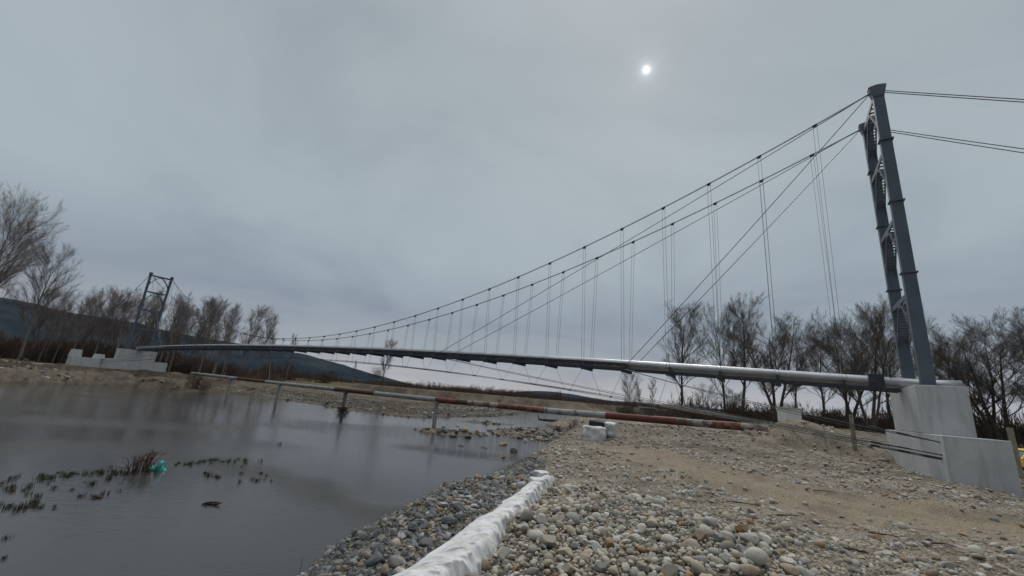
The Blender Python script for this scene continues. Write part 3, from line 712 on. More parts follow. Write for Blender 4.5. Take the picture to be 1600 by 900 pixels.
# ------------------------------------------------------------------ stones
def ico(sub):
    t = (1 + 5 ** .5) / 2
    v = [np.array(p, float) / math.sqrt(1 + t * t) for p in ((-1, t, 0), (1, t, 0), (-1, -t, 0), (1, -t, 0), (0, -1, t), (0, 1, t), (0, -1, -t), (0, 1, -t), (t, 0, -1), (t, 0, 1), (-t, 0, -1), (-t, 0, 1))]
    f = [(0, 11, 5), (0, 5, 1), (0, 1, 7), (0, 7, 10), (0, 10, 11), (1, 5, 9), (5, 11, 4), (11, 10, 2), (10, 7, 6), (7, 1, 8), (3, 9, 4), (3, 4, 2), (3, 2, 6), (3, 6, 8), (3, 8, 9), (4, 9, 5), (2, 4, 11), (6, 2, 10), (8, 6, 7), (9, 8, 1)]
    for _ in range(sub):
        c = {}; nf = []
        def mid(a, b):
            k = (min(a, b), max(a, b))
            if k not in c: p = v[a] + v[b]; v.append(p / np.linalg.norm(p)); c[k] = len(v) - 1
            return c[k]
        for a, b, d in f:
            x, y, z = mid(a, b), mid(b, d), mid(d, a); nf += [(a, x, z), (b, y, x), (d, z, y), (x, y, z)]
        f = nf
    return np.array(v), np.array(f)
def stone_shape(sub, rough, seed, angular=False):
    V_, F_ = ico(sub); r_ = np.random.default_rng(seed)
    if angular:
        pl = r_.normal(size=(11, 3)); pl /= np.linalg.norm(pl, axis=1)[:, None]; dd = r_.uniform(0.5, 0.88, 11)
        W_ = V_.copy()
        for p, d_ in zip(pl, dd):
            k = W_ @ p; W_ = W_ - np.outer(np.maximum(k - d_, 0), p)
        V2 = W_
    else:
        V2 = V_.copy()
        for _ in range(7):
            a_ = r_.normal(size=3); a_ /= np.linalg.norm(a_); V2 = V2 * (1 + rough * np.sin((V_ @ a_) * r_.uniform(1.2, 2.6) + r_.uniform(0, 6)))[:, None]
    return V2, F_
def rot_batch(m_, r_, tilt=0.35):
    yaw = r_.uniform(0, 2 * math.pi, m_); a_ = r_.normal(0, tilt, m_); b_ = r_.normal(0, tilt, m_)
    def mk(i, j, t):
        R_ = np.tile(np.eye(3), (m_, 1, 1)); R_[:, i, i] = np.cos(t); R_[:, j, j] = np.cos(t); R_[:, i, j] = -np.sin(t); R_[:, j, i] = np.sin(t); return R_
    return mk(0, 1, yaw) @ mk(1, 2, a_) @ mk(0, 2, b_)
def stones_mesh(name, pos, size, mat, seed, sub=1, angular=False, rough=0.10, flat=(0.42, 0.85), smooth=True):
    r_ = np.random.default_rng(seed); Vs = []; Fs = []; off = 0
    shapes = [stone_shape(sub, rough, seed * 31 + k, angular or k % 2 == 1) for k in range(10)]
    which = r_.integers(0, 10, len(pos))
    for k in range(10):
        idx = np.where(which == k)[0]
        if not len(idx): continue
        sv, sf = shapes[k]; m_ = len(idx)
        scl = np.stack([r_.uniform(0.85, 1.25, m_), r_.uniform(0.65, 0.95, m_), r_.uniform(*flat, m_)], 1) * size[idx][:, None] / 2
        Rm = rot_batch(m_, r_)
        P_ = np.einsum('mij,mvj->mvi', Rm, sv[None] * scl[:, None, :]) + pos[idx][:, None, :]
        Vs.append(P_.reshape(-1, 3)); Fs.append((sf[None] + (np.arange(m_) * len(sv))[:, None, None] + off).reshape(-1, 3)); off += m_ * len(sv)
    return fast_mesh(name, np.concatenate(Vs), np.concatenate(Fs), mat, smooth, 3)

def scatter_poly(poly, count, r_):
    lo = poly.min(0); hi = poly.max(0); out = []
    while sum(map(len, out)) < count:
        p = r_.uniform(lo, hi, (count * 2, 2)); out.append(p[inside(p[:, 0], p[:, 1], poly)])
    return np.concatenate(out)[:count]
def dart(cands, sizes, k=0.72):
    cell = 0.15; g = {}; keep = []
    for i_ in np.argsort(-sizes):
        x_, y_ = cands[i_]; s_ = sizes[i_]; cx, cy = int(x_ // cell), int(y_ // cell); R_ = 2; ok = True
        for ii in range(cx - R_, cx + R_ + 1):
            for jj in range(cy - R_, cy + R_ + 1):
                for q in g.get((ii, jj), ()):
                    if (cands[q][0] - x_) ** 2 + (cands[q][1] - y_) ** 2 < (k * (s_ + sizes[q]) / 2) ** 2: ok = False; break
                if not ok: break
            if not ok: break
        if ok: g.setdefault((cx, cy), []).append(i_); keep.append(i_)
    return np.array(keep)

r_ = np.random.default_rng(77)
pile_s = np.concatenate([r_.uniform(.14, .215, 120), r_.uniform(.09, .14, 620), r_.uniform(.055, .09, 2400), r_.uniform(.022, .05, 15000)])
pile_xy = scatter_poly(PILE, len(pile_s), r_)
k_ = dart(pile_xy, pile_s, 0.70); pile_xy = pile_xy[k_]; pile_s = pile_s[k_]
# scattered stones over the near bank
def fan(count, r0, r1, a0, a1, r_):
    a_ = np.radians(r_.uniform(a0, a1, count)); rr = np.sqrt(r_.uniform(r0 ** 2, r1 ** 2, count)); return np.stack([np.sin(a_) * rr, np.cos(a_) * rr], 1)
sc_xy = np.concatenate([fan(15000, 3.5, 9, -12, 62, r_), fan(22000, 7, 18, 2, 58, r_), fan(16000, 14, 34, 4, 56, r_)])
sc_s = np.concatenate([np.clip(0.016 * np.exp(r_.gumbel(0.1, 0.5, 15000)), 0.014, 0.11), np.clip(0.022 * np.exp(r_.gumbel(0.1, 0.5, 22000)), 0.02, 0.15), np.clip(0.036 * np.exp(r_.gumbel(0.1, 0.48, 16000)), 0.03, 0.22)])
rd = poly_dist(sc_xy[:, 0], sc_xy[:, 1], ROAD); dens = fbm(sc_xy[:, 0] * 0.5, sc_xy[:, 1] * 0.5, 3)
STR_L = np.array([ground(*a, -1.62)[:2] for a in ((560, 925), (611, 890), (650, 871), (699, 840), (734, 813), (762, 794), (790, 776), (811, 762), (832, 748), (850, 741))])
STR_R = np.array([ground(*a, -1.62)[:2] for a in ((668, 935), (706, 900), (737, 871), (766, 846), (790, 815), (818, 790), (835, 771), (845, 760), (856, 752), (864, 748))])
STRIP = np.concatenate([STR_L, STR_R[::-1]])
FOOT = np.array([bp(0.7, -4.7, 0)[:2], bp(0.7, 4.7, 0)[:2], bp(-1.05, 4.7, 0)[:2], bp(-1.05, -4.7, 0)[:2]])
keep = (r_.random(len(rd)) < np.clip(0.75 + 0.5 * dens, 0.15, 1) * np.clip((rd - 0.7) / 1.5, 0.07, 1)) & ~inside(sc_xy[:, 0], sc_xy[:, 1], PILE) & ~inside(sc_xy[:, 0], sc_xy[:, 1], STRIP) & ~inside(sc_xy[:, 0], sc_xy[:, 1], RIVER) \
    & (poly_dist(sc_xy[:, 0], sc_xy[:, 1], NEAR) > 1.1) & ~inside(sc_xy[:, 0], sc_xy[:, 1], FOOT)
sc_xy = sc_xy[keep]; sc_s = sc_s[keep]
xy = np.concatenate([pile_xy, sc_xy]); ss_ = np.concatenate([pile_s, sc_s]); inpile = np.arange(len(xy)) < len(pile_xy)
ok = ~inside(xy[:, 0], xy[:, 1], STRIP); xy, ss_, inpile = xy[ok], ss_[ok], inpile[ok]
zt_ = terrain(xy[:, 0], xy[:, 1])[0]
lift = np.where(inpile, 0.16 * ss_ + 0.03 * r_.random(len(xy)), 0.10 * ss_)
pos = np.column_stack([xy, zt_ + lift])
pj = proj(pos); vis = (pj[:, 0] > 5) & (pj[:, 0] < 1595) & (pj[:, 1] < 893) & (pj[:, 2] > 0)
app = np.where(vis, ss_ / pj[:, 2], 0); order = np.argsort(-app); big = order[:300]; rest = order[300:]
protos = []
for k in range(12):
    sv, sf = stone_shape(3 if k % 3 else 2, 0.12, 900 + k, k % 3 > 0); protos.append(fast_mesh("cobble", sv, sf, M['stone1'], True, 3))
for k, i_ in enumerate(big):
    o = link("cobble", protos[k % 12]); s_ = ss_[i_]
    o.location = tuple(pos[i_] + Z * (0.04 * s_)); o.scale = (s_ * r_.uniform(.5, .62), s_ * r_.uniform(.38, .48), s_ * r_.uniform(.28, .42))
    o.rotation_euler = (r_.normal(0, .3), r_.normal(0, .3), r_.uniform(0, 6.28))
    tag(o, "smooth rounded river cobble, among the largest lying loose on the near gravel bank", "cobble", "large cobbles on the near gravel bank")
tag(link("gravel", stones_mesh("gravel", pos[rest], ss_[rest], M['stone'], 3)), kind="stuff", label="small loose stones strewn over the near gravel bank")

# dry sticks washed onto the gravel
SR = random.Random(31); SP2 = [(1112, 776), (1162, 790), (1010, 752), (1230, 806), (1080, 708), (1392, 832), (1290, 770), (965, 716), (1475, 856), (1180, 748), (880, 742), (1340, 868)]
for k, (px, py) in enumerate(SP2):
    p = ground(px, py, -1.7); z0 = tz(p[0], p[1]); l = SR.uniform(.25, .6); a_ = SR.uniform(-.6, .6); mb = MB(); d = np.array([math.cos(a_), math.sin(a_), 0]); m = np.array([-d[1], d[0], 0]) * SR.uniform(-.06, .06)
    mb.tube([-d * l / 2 + Z * .012, m + Z * .028, d * l / 2 + m * .3 + Z * .016], [.014, .011, .004], 5); mb.tube([m + Z * .026, m + d * l * .25 + np.array([-d[1], d[0], .25]) * l * .16], [.007, .002], 4)
    o = mb.obj("stick", M['rustdark']); o.location = (p[0], p[1], z0); tag(o, "dry dark stick lying loose on the gravel of the near bank", "stick", "dry sticks on the near gravel bank")

M['bankstone'] = m_angular(); M['bankstone'].name = "bank_stone"
# far bank stones and bar stones
fx = np.concatenate([fan(5000, 45, 80, -50, 2, r_), fan(3500, 40, 115, -14, 14, r_)])
dfx = poly_dist(fx[:, 0], fx[:, 1], FAR); k_ = ~inside(fx[:, 0], fx[:, 1], RIVER) & (dfx < 14) & (dfx < poly_dist(fx[:, 0], fx[:, 1], NEAR)) & (r_.random(len(fx)) < np.exp(-dfx / 7)); fx = fx[k_]
fs = np.clip(0.12 * np.exp(r_.gumbel(0.2, 0.45, len(fx))), 0.1, 0.6)
bx = np.concatenate([r_.normal((-3.5, 31.6), (1.1, 0.6), (130, 2)), r_.normal((2.6, 35.2), (1.9, 1.8), (480, 2)), r_.normal((3.2, 31.2), (1.1, 0.9), (240, 2)), r_.normal((-1.5, 45.5), (1.4, .4), (60, 2))])
bs = np.clip(0.10 * np.exp(r_.gumbel(0.2, 0.5, len(bx))), 0.08, 0.55)
zf = terrain(fx[:, 0], fx[:, 1])[0]; zb_ = np.maximum(terrain(bx[:, 0], bx[:, 1])[0], WZ - 0.15)
tag(link("bank_stones", stones_mesh("bank_stones", np.column_stack([np.concatenate([fx, bx]), np.concatenate([zf + .1 * fs, zb_ + .2 * bs])]), np.concatenate([fs, bs]), M['bankstone'], 5, 2, True, smooth=False)), kind="stuff", label="stones along the far shore and on the low gravel bars")

# individual boulders in the river
M['orange'] = simple("ochre_rock", (0.40, 0.26, 0.12), 0.85, 0.35, 6, 0.5, 15); M['grey_rock'] = simple("grey_rock", (0.14, 0.135, 0.13), 0.8, 0.35, 6, 0.5, 15); M['tanrock'] = simple("tan_rock", (0.36, 0.31, 0.24), 0.85, 0.35, 6, 0.5, 15)
for (px, py, wpx, hh, mt, lab) in ((803, 704, 15, .55, 'grey_rock', "dark rounded boulder alone in the water nearest the gravel bank"), (706, 681, 13, .5, 'grey_rock', "dark low boulder in the water beside the post"),
        (745, 677, 14, .6, 'orange', "ochre boulder at the edge of the small stone bar"), (731, 683, 14, .5, 'grey_rock', "dark boulder with a pale slab just off the stone bar"), (727, 673, 15, .6, 'tanrock', "brown blocky boulder on the stone bar by the post"),
        (786, 694, 13, .35, 'orange', "flat ochre rock awash between the stone bars"), (810, 682, 13, .7, 'tanrock', "tan boulder on the river side of the rocky bar"), (844, 686, 14, .7, 'orange', "orange boulder among the rocks of the bar"),
        (871, 688, 16, .8, 'grey_rock', "grey boulder at the shore below the wrapped gabion"), (889, 686, 13, .8, 'orange', "rusty orange boulder beside the wrapped gabion"), (831, 679, 12, .7, 'grey_rock', "bluish boulder in the middle of the rocky bar"),
        (786, 714, 8, .3, 'grey_rock', "small dark stone breaking the water surface"), (716, 665, 7, .5, 'tanrock', "small pale stone topping the stone bar")):
    p = ground(px, py, WZ + 0.05); s_ = wpx / FPX * p[1] / 2
    sv, sf = stone_shape(3, 0.05, 40 + px, True); o = link("boulder", fast_mesh("boulder", sv, sf, M[mt], False, 3)); o.location = tuple(p); o.scale = (s_ * 1.05, s_ * .9, s_ * hh * 1.2); o.rotation_euler = (0.1, 0.1, px)
    tag(o, lab, "boulder")

# gabion mattress stones between the textile and the water
band = np.concatenate([np.array([(-1.5, 2.2)]), STR_L + np.array([0.06, 0.0]), [(1.3, 12.0)], np.array([(0.7, 14.5), (-0.5, 13.2), (-1.62, 10.6), (-2.4, 8.0), (-2.65, 6.0), (-2.75, 3.0)])])
gx = scatter_poly(band, 16000, r_); gs = np.concatenate([r_.uniform(.14, .21, 220), r_.uniform(.085, .14, 1400), r_.uniform(.035, .085, 14380)]); k_ = dart(gx, gs, 0.62); gx, gs = gx[k_], gs[k_]
gz = np.maximum(terrain(gx[:, 0], gx[:, 1])[0], WZ - 0.1)
tag(link("riprap", stones_mesh("riprap", np.column_stack([gx, gz + 0.25 * gs]), gs, M['angular'], 9, 2, True, flat=(0.5, 0.9), smooth=False)), kind="stuff", label="dark angular stones packed under wire along the water's edge")
# wire net over them: hexagonal mesh lying on the stones
mb = MB()
cs_ = 0.16
u2 = (STR_L[-1] - STR_L[1]); u2 = u2 / np.linalg.norm(u2); v2 = np.array([-u2[1], u2[0]])
for i_ in range(-8, 80):
    for j_ in range(0, 18):
        for (da, db) in ((1, 1), (1, -1)):
            p0 = STR_L[1] + u2 * (i_ * cs_) + v2 * (j_ * cs_ * 0.8); p1 = p0 + u2 * cs_ * da * .5 + v2 * cs_ * .8 * db * .5
            q_ = (p0 + p1) / 2
            if inside(np.array([q_[0]]), np.array([q_[1]]), band)[0]:
                h_ = terrain(np.array([p0[0], p1[0]]), np.array([p0[1], p1[1]]), False)[0] + 0.10 + 0.03 * vnoise(np.array([p0[0], p1[0]]) * 9, np.array([p0[1], p1[1]]) * 9)
                mb.tube([(p0[0], p0[1], max(h_[0], WZ - .02)), (p1[0], p1[1], max(h_[1], WZ - .02))], 0.0028, 3, False)
# loose wire ends standing up out of the water
for _ in range(170):
    t = r_.random(); a_ = np.array([-2.9, 7.6]) * (1 - t) + np.array([0.1, 16.5]) * t + r_.normal(0, 0.12, 2)
    mb.tube([(a_[0], a_[1], WZ - .05), (a_[0] + r_.normal(0, .03), a_[1] + r_.normal(0, .03), WZ + r_.uniform(.05, .22))], 0.004, 3, False)
tag(mb.obj("wire_net", M['wire']), "rusty hexagonal wire net laid over the stones at the water's edge", "wire net")

# white geotextile strip
def strip_mesh():
    m_ = 240; kk = 29
    tq = np.linspace(0, 1, m_); ln = np.linspace(0, 1, len(STR_L))
    Lp = np.stack([np.interp(tq, ln, STR_L[:, c]) for c in (0, 1)], 1); Rp = np.stack([np.interp(tq, ln, STR_R[:, c]) for c in (0, 1)], 1)
    sec = [(-0.24, -0.30), (-0.22, -0.16), (-0.18, -0.05), (-0.08, 0.0), (0.06, 0.035), (0.22, 0.06), (0.38, 0.08), (0.54, 0.09), (0.66, 0.095), (0.78, 0.095), (0.87, 0.08), (0.94, 0.03), (1.00, -0.03), (1.06, -0.10), (1.09, -0.2)]
    sec = [tuple(np.array(sec[i_ // 2]) * (1 - .5 * (i_ % 2)) + np.array(sec[min(i_ // 2 + 1, 14)]) * .5 * (i_ % 2)) for i_ in range(29)]
    V_ = []
    for a_ in range(m_):
        top = -1.70
        for (c, h) in sec:
            p = Lp[a_] * (1 - c) + Rp[a_] * c
            s = tq[a_] * 26
            wr = 0.016 * fbm(np.array(p[0] * 3.5 + 4), np.array(p[1] * 3.5), 3) + 0.012 * math.sin(s * 2.1 + 3 * c) * abs(c - .5) + 0.03 * float(vnoise(np.array(tq[a_] * 9), np.array(c * 2.0)))
            fold = 0.022 * abs(math.sin(s * 0.9 + 2.2 * c + math.sin(s * .37) * 2)) ** 4
            hump = 0.02 * math.sin(tq[a_] * 17) ** 2
            rg = 1 - abs(float(fbm(np.array(tq[a_] * 30 + c * 2.5), np.array(c * 3.0 - tq[a_] * 9), 2))); rg2 = 1 - abs(float(fbm(np.array(p[0] * 8 + p[1] * 3), np.array(p[1] * 8 - p[0] * 5 + 40), 2)))
            g = float(wr) + 0.030 * max(0, rg - .72) / .28 + 0.013 * max(0, rg2 - .7) / .3
            V_.append((p[0] + g * .8, p[1] - g * .6, top + h + g + fold * (h > .1) + hump * (h > 0)))
    F_ = [(a_ * kk + b_, (a_ + 1) * kk + b_, (a_ + 1) * kk + b_ + 1, a_ * kk + b_ + 1) for a_ in range(m_ - 1) for b_ in range(kk - 1)]
    F_ += [tuple(range(kk)), tuple((m_ - 1) * kk + b_ for b_ in range(kk))[::-1], ]
    mb = MB(); mb.add(V_, F_); return mb
o = strip_mesh().obj("geotextile_strip", M['cloth'], None, smooth=True)
md = o.modifiers.new("s", 'SUBSURF'); md.levels = 1; md.render_levels = 1
tag(o, "long crumpled white geotextile wrapped over the gabion edge above the water", "geotextile")

def cloth_block(name, c, sx, sy, sz, rot, seed, label, mat=None):
    import bmesh
    bm = bmesh.new(); bmesh.ops.create_cube(bm, size=1); bmesh.ops.subdivide_edges(bm, edges=bm.edges[:], cuts=9, use_grid_fill=True)
    r2 = np.random.default_rng(seed)
    for v in bm.verts:
        p = np.array(v.co); q = p * 2; sq = 1 - 0.17 * (max(0, abs(q[0]) - .7) + max(0, abs(q[1]) - .7) + max(0, abs(q[2]) - .7))
        nz = float(fbm(np.array(p[0] * 4 + seed), np.array(p[1] * 4 + p[2] * 5), 3)); v.co = Vector(p * sq * (1 + 0.10 * nz)); v.co.x *= sx; v.co.y *= sy; v.co.z *= sz
    me = bpy.data.meshes.new(name); bm.to_mesh(me); bm.free(); me.materials.append(mat or M['cloth']); me.polygons.foreach_set("use_smooth", [True] * len(me.polygons))
    o = link(name, me); o.location = c; o.rotation_euler = (0.03, 0.02, rot); tag(o, label, "gabion"); return o
g0 = ground(930, 690, -1.80)
o = cloth_block("wrapped_gabion", (g0[0], g0[1] + .45, -1.50), 1.2, .95, .76, -.12, 3, "square gabion wrapped in white cloth beside the old pipe")
gz_ = at(940, 661, g0[1] + 2.2)
cloth_block("wrapped_gabion", (gz_[0] + .32, gz_[1] - .6, -1.28), .55, 1.3, .74, -.35, 8, "white cloth lying over the gabion behind the wrapped one")
cloth_block("covered_gabion", (gz_[0] - .42, gz_[1] - .75, -1.27), .85, 1.1, .80, -.2, 12, "gabion covered with dark mesh next to the red pipe section", M['black'])
for (px, py, lab) in ((838, 760, "small white wrapped block at the tip of the cloth strip"), (846, 748, "second smaller white block beyond the end of the cloth strip")):
    p = ground(px, py, -1.72); cloth_block("wrapped_block", (p[0], p[1], -1.66), .30, .28, .20, .4, px, lab)

# ------------------------------------------------------------------ trees
def grow_tree(seed, H, r0, bare, spread, plen, nprim, nsec, nter, forks=1, up=0.25, lean=0.0, crown_top=1.0, twig=0.010):
    R = random.Random(seed); trunk = []; seg = []
    def norm(v):
        l = math.sqrt(v[0] ** 2 + v[1] ** 2 + v[2] ** 2) or 1; return (v[0] / l, v[1] / l, v[2] / l)
    def perp(d):
        a = R.uniform(0, 6.283); v = (math.cos(a), math.sin(a), 0); k = d[0] * v[0] + d[1] * v[1] + d[2] * v[2]
        return norm((v[0] - k * d[0], v[1] - k * d[1], v[2] - k * d[2]))
    def path(p, d, Ln, r, ns, wob, upb, rend=0.35):
        pts = [p]; rs = [r]; dirs = [d]
        for k in range(ns):
            d = norm((d[0] + R.gauss(0, wob), d[1] + R.gauss(0, wob), d[2] + R.gauss(0, wob) + upb))
            p = (p[0] + d[0] * Ln / ns, p[1] + d[1] * Ln / ns, p[2] + d[2] * Ln / ns); pts.append(p); dirs.append(d); rs.append(r * (1 - (1 - rend) * (k + 1) / ns))
        return pts, rs, dirs
    def lerp(pts, rs, dirs, f):
        x = f * (len(pts) - 1); i = min(int(x), len(pts) - 2); w = x - i
        a, b = pts[i], pts[i + 1]; return (a[0] + (b[0] - a[0]) * w, a[1] + (b[1] - a[1]) * w, a[2] + (b[2] - a[2]) * w), rs[i] + (rs[i + 1] - rs[i]) * w, dirs[min(i + 1, len(dirs) - 1)]
    def child(d, ang):
        q = perp(d); c, s = math.cos(ang), math.sin(ang); return norm((d[0] * c + q[0] * s, d[1] * c + q[1] * s, d[2] * c + q[2] * s))
    def branch(p, d, Ln, r, lvl):
        ns = (4, 3, 2, 2)[lvl]; pts, rs, dirs = path(p, d, Ln, r, ns, (0.07, 0.09, 0.10, 0.12)[lvl], (up * .5, up * .55, up * .45, up * .3)[lvl], 0.4)
        for k in range(ns): seg.append((pts[k], pts[k + 1], rs[k], rs[k + 1]))
        if lvl == 3: return
        cnt = (nsec, nter, 3)[lvl]
        for k in range(cnt):
            f = 0.22 + 0.76 * (k + R.random()) / cnt
            q, rr, dd = lerp(pts, rs, dirs, f)
            branch(q, child(dd, R.uniform(0.3, 0.68)), Ln * (0.48, 0.52, 0.6)[lvl] * (1.15 - 0.55 * f) * R.uniform(.7, 1.25), max(twig, rr * 0.55), lvl + 1)
    stems = []
    for s in range(forks):
        if forks == 1: p, d, Ln, r = (0, 0, 0), norm((lean, R.gauss(0, .02), 1)), H, r0
        else: p, d, Ln, r = (R.gauss(0, .12), R.gauss(0, .12), 0), norm((lean + R.gauss(0, .12) + .10 * (s - (forks - 1) / 2), R.gauss(0, .10), 1)), H * R.uniform(.8, 1.0), r0 * R.uniform(.6, .9)
        pts, rs, dirs = path(p, d, Ln, r, 12, 0.035, 0.02, 0.08); trunk.append((pts, rs))
        m = max(5, int(nprim / forks ** .6))
        for k in range(m):
            f = bare + (0.985 - bare) * (k + R.random()) / m
            q, rr, dd = lerp(pts, rs, dirs, f)
            shape = math.sin(math.pi * min(1, (0.18 + 0.82 * (f - bare) / (1 - bare)) * .92)) ** .7
            branch(q, child(dd, R.uniform(*spread)), H * plen * (0.35 + 0.65 * shape) * R.uniform(.7, 1.15), max(twig * 1.6, rr * R.uniform(.35, .6)), 0)
    return trunk, seg
def seg_mesh(name, seg, mat, sides=3):
    P0 = np.array([s[0] for s in seg]); P1 = np.array([s[1] for s in seg]); r0 = np.array([s[2] for s in seg]); r1 = np.array([s[3] for s in seg])
    T = P1 - P0; T /= np.linalg.norm(T, axis=1)[:, None] + 1e-9
    ref = np.where(np.abs(T[:, 2:3]) < .9, np.array([[0, 0, 1.0]]), np.array([[1.0, 0, 0]])); A = np.cross(T, ref); A /= np.linalg.norm(A, axis=1)[:, None]; Bv = np.cross(T, A)
    V_ = []
    for P_, r in ((P0, r0), (P1, r1)):
        for k in range(sides):
            a_ = 2 * math.pi * k / sides; V_.append(P_ + (A * math.cos(a_) + Bv * math.sin(a_)) * r[:, None])
    V_ = np.stack(V_, 1)
    m = len(seg); base = (np.arange(m) * 2 * sides)[:, None, None]
    q = np.array([(k, (k + 1) % sides, sides + (k + 1) % sides, sides + k) for k in range(sides)])
    return fast_mesh(name, V_.reshape(-1, 3), (q[None] + base).reshape(-1, 4), mat, False)
def tree_proto(bark, twigm, **k):
    tr, seg = grow_tree(**k); mb = MB()
    for pts, rs in tr:
        rs = list(rs); rs[0] *= 1.35; mb.tube(pts, rs, 8)
    t = mb.obj("trunk", bark, None, smooth=True); tm = t.data; bpy.data.objects.remove(t)
    return tm, seg_mesh("crown", seg, twigm), max(q[1][2] for q in seg)
PT = {}
PT['round'] = [tree_proto(M['bark_d'], M['twig_d'], seed=1 + s, H=14, r0=.22, bare=.22, spread=(.5, 1.0), plen=.40, nprim=26, nsec=11, nter=8, up=.22, twig=.0070) for s in range(2)]
PT['wide'] = [tree_proto(M['bark_d'], M['twig_d'], seed=11 + s, H=13, r0=.23, bare=.24, spread=(.5, 1.05), plen=.34, nprim=36, nsec=10, nter=7, forks=3, up=.22, twig=.0070) for s in range(2)]
PT['oval'] = [tree_proto(M['bark_d'], M['twig_d'], seed=21 + s, H=15, r0=.20, bare=.28, spread=(.4, .85), plen=.32, nprim=32, nsec=11, nter=8, up=.25, twig=.0070) for s in range(2)]
PT['poplar'] = [tree_proto(M['bark_l'], M['twig_l'], seed=31 + s, H=15, r0=.17, bare=.30, spread=(.28, .60), plen=.30, nprim=30, nsec=9, nter=6, up=.28, twig=.009) for s in range(4)]
PT['crown'] = [tree_proto(M['bark_l'], M['twig_l'], seed=41 + s, H=22, r0=.30, bare=.28, spread=(.45, .95), plen=.36, nprim=34, nsec=11, nter=7, up=.22, twig=.010) for s in range(2)]
PT['slim'] = [tree_proto(M['bark_l'], M['twig_l'], seed=51 + s, H=12, r0=.13, bare=.35, spread=(.3, .6), plen=.18, nprim=20, nsec=7, nter=4, up=.4, twig=.012) for s in range(2)]

def plant(kind, var, bx, by, tx, ty, Y, label, group=None, wide=1.0, zg=None, cat="tree", yaw=None):
    """stands a tree on the ground at depth Y where pixel column bx meets it; height from the top pixel"""
    b = at(bx, by, Y); zg = tz(b[0], b[1]) if zg is None else zg
    lo, hi = 1.0, 60.0
    for _ in range(40):
        m = (lo + hi) / 2
        if proj((b[0], b[1], zg + m))[0, 1] > ty: lo = m
        else: hi = m
    tm, cm, H = PT[kind][var % len(PT[kind])]; s = lo / H
    o = empty("tree", (b[0], b[1], zg - .15), label, cat, group); o.rotation_euler = (0, 0, random.uniform(0, 6.28) if yaw is None else yaw); o.scale = (s * wide, s * wide, s)
    link("trunk", tm, o); link("crown", cm, o); return o

RG = "bare trees on the near bank behind the bridge"
for a_ in (("oval", 0, 1066, 640, 1066, 470, 50, "bare twin-topped tree, first of the riverside trees under the stays", 1.25), ("round", 1, 1132, 642, 1120, 466, 52, "pale leaning bare tree between the first riverside tree and the tall dark one", .85),
        ("oval", 1, 1158, 642, 1160, 446, 50, "tallest dark bare tree behind the middle of the pipe span", 1.15), ("wide", 0, 1213, 648, 1212, 478, 46, "broad bare tree with thick forked trunks right of the tallest one", 1.2),
        ("round", 0, 1288, 655, 1285, 496, 50, "rounded bare tree behind the concrete box on the heap", 1.0), ("wide", 1, 1362, 662, 1350, 448, 45, "spreading bare tree just riverward of the near tower", 1.05),
        ("oval", 0, 1392, 664, 1372, 462, 52, "slender bare tree close behind the near tower", .9), ("round", 1, 1452, 670, 1445, 480, 56, "bare tree showing between and beside the near tower legs", .9),
        ("round", 0, 1522, 676, 1512, 503, 50, "small-crowned bare tree above the step of the near pier", .95), ("wide", 0, 1556, 680, 1552, 492, 46, "dense bushy bare tree beyond the near pier", 1.15),
        ("oval", 0, 1492, 674, 1486, 520, 55, "lower bare tree filling the gap just past the near tower leg", 1.2), ("round", 1, 1580, 684, 1574, 482, 53, "bare tree behind the tall wooden post", 1.2), ("oval", 1, 1242, 652, 1240, 505, 55, "narrow bare tree between the broad forked tree and the rounded one", 1.1), ("wide", 0, 1328, 658, 1322, 486, 52, "many-stemmed bare tree behind the wooden post on the heap", 1.1),
        ("oval", 1, 1612, 690, 1598, 474, 42, "tall bare tree cut by the frame edge beyond the yellow car", 1.3), ("wide", 1, 1690, 700, 1690, 500, 40, "spreading bare tree further along past the yellow car", 1.2)):
    plant(a_[0], a_[1], *a_[2:7], a_[7], RG, wide=a_[8] * 1.02)
CG = "bare trees beyond the river bend"
plant("round", 0, 984, 641, 975, 573, 84, "small round bare tree left of the grey hut", CG, .9); plant("slim", 1, 1022, 642, 1018, 588, 95, "thin bare tree right of the grey hut", CG, 1.3); plant("slim", 0, 1004, 640, 1002, 592, 98, "thin bare tree directly above the grey hut", CG, 1.2)
plant("oval", 0, 598, 590, 602, 526, 118, "lone bare tree standing by itself on the plain under mid span", CG, .95); plant("slim", 1, 450, 577, 455, 520, 105, "slim pale tree alone on the plain near the far trees", CG); plant("slim", 0, 553, 590, 556, 560, 120, "thin sapling on the plain between the two lone trees", CG)
plant("round", 1, 1108, 640, 1104, 596, 70, "low bushy tree behind the first riverside tree", CG, 1.3); plant("wide", 0, 1140, 643, 1140, 600, 66, "low thicket tree beneath the pipe span", CG, 1.4)
LG = "bare trees on the far bank"
for a_ in (("crown", 0, -78, 550, -40, 285, 66, "largest bare tree on the far bank with a full round crown", .85), ("crown", 1, -150, 546, -120, 310, 62, "big bare tree beyond the largest one at the frame edge", .95), ("crown", 1, 32, 556, 98, 368, 70, "pale leaning-looking tree with an open fan crown on the far bank", .95),
        ("crown", 0, -50, 556, -20, 325, 72, "dense bare tree standing close in front of the largest far bank tree", .9), ("poplar", 0, 372, 583, 388, 470, 86, "taller poplar leading the last clump before the open plain", 1.25), ("poplar", 1, 402, 584, 414, 484, 88, "last poplar of the far row beside the open plain", 1.15)):
    plant(a_[0], a_[1], *a_[2:7], a_[7], LG, wide=a_[8])
R_ = random.Random(9)
row = [(x, random.Random(int(x)).uniform(444, 470), 78 + R_.uniform(-6, 12)) for x in (66, 90, 104, 118, 130, 142, 154, 164, 176, 188, 200, 212, 224, 236, 248, 259, 268, 277, 286, 295, 304, 314, 325, 336, 347, 360)]
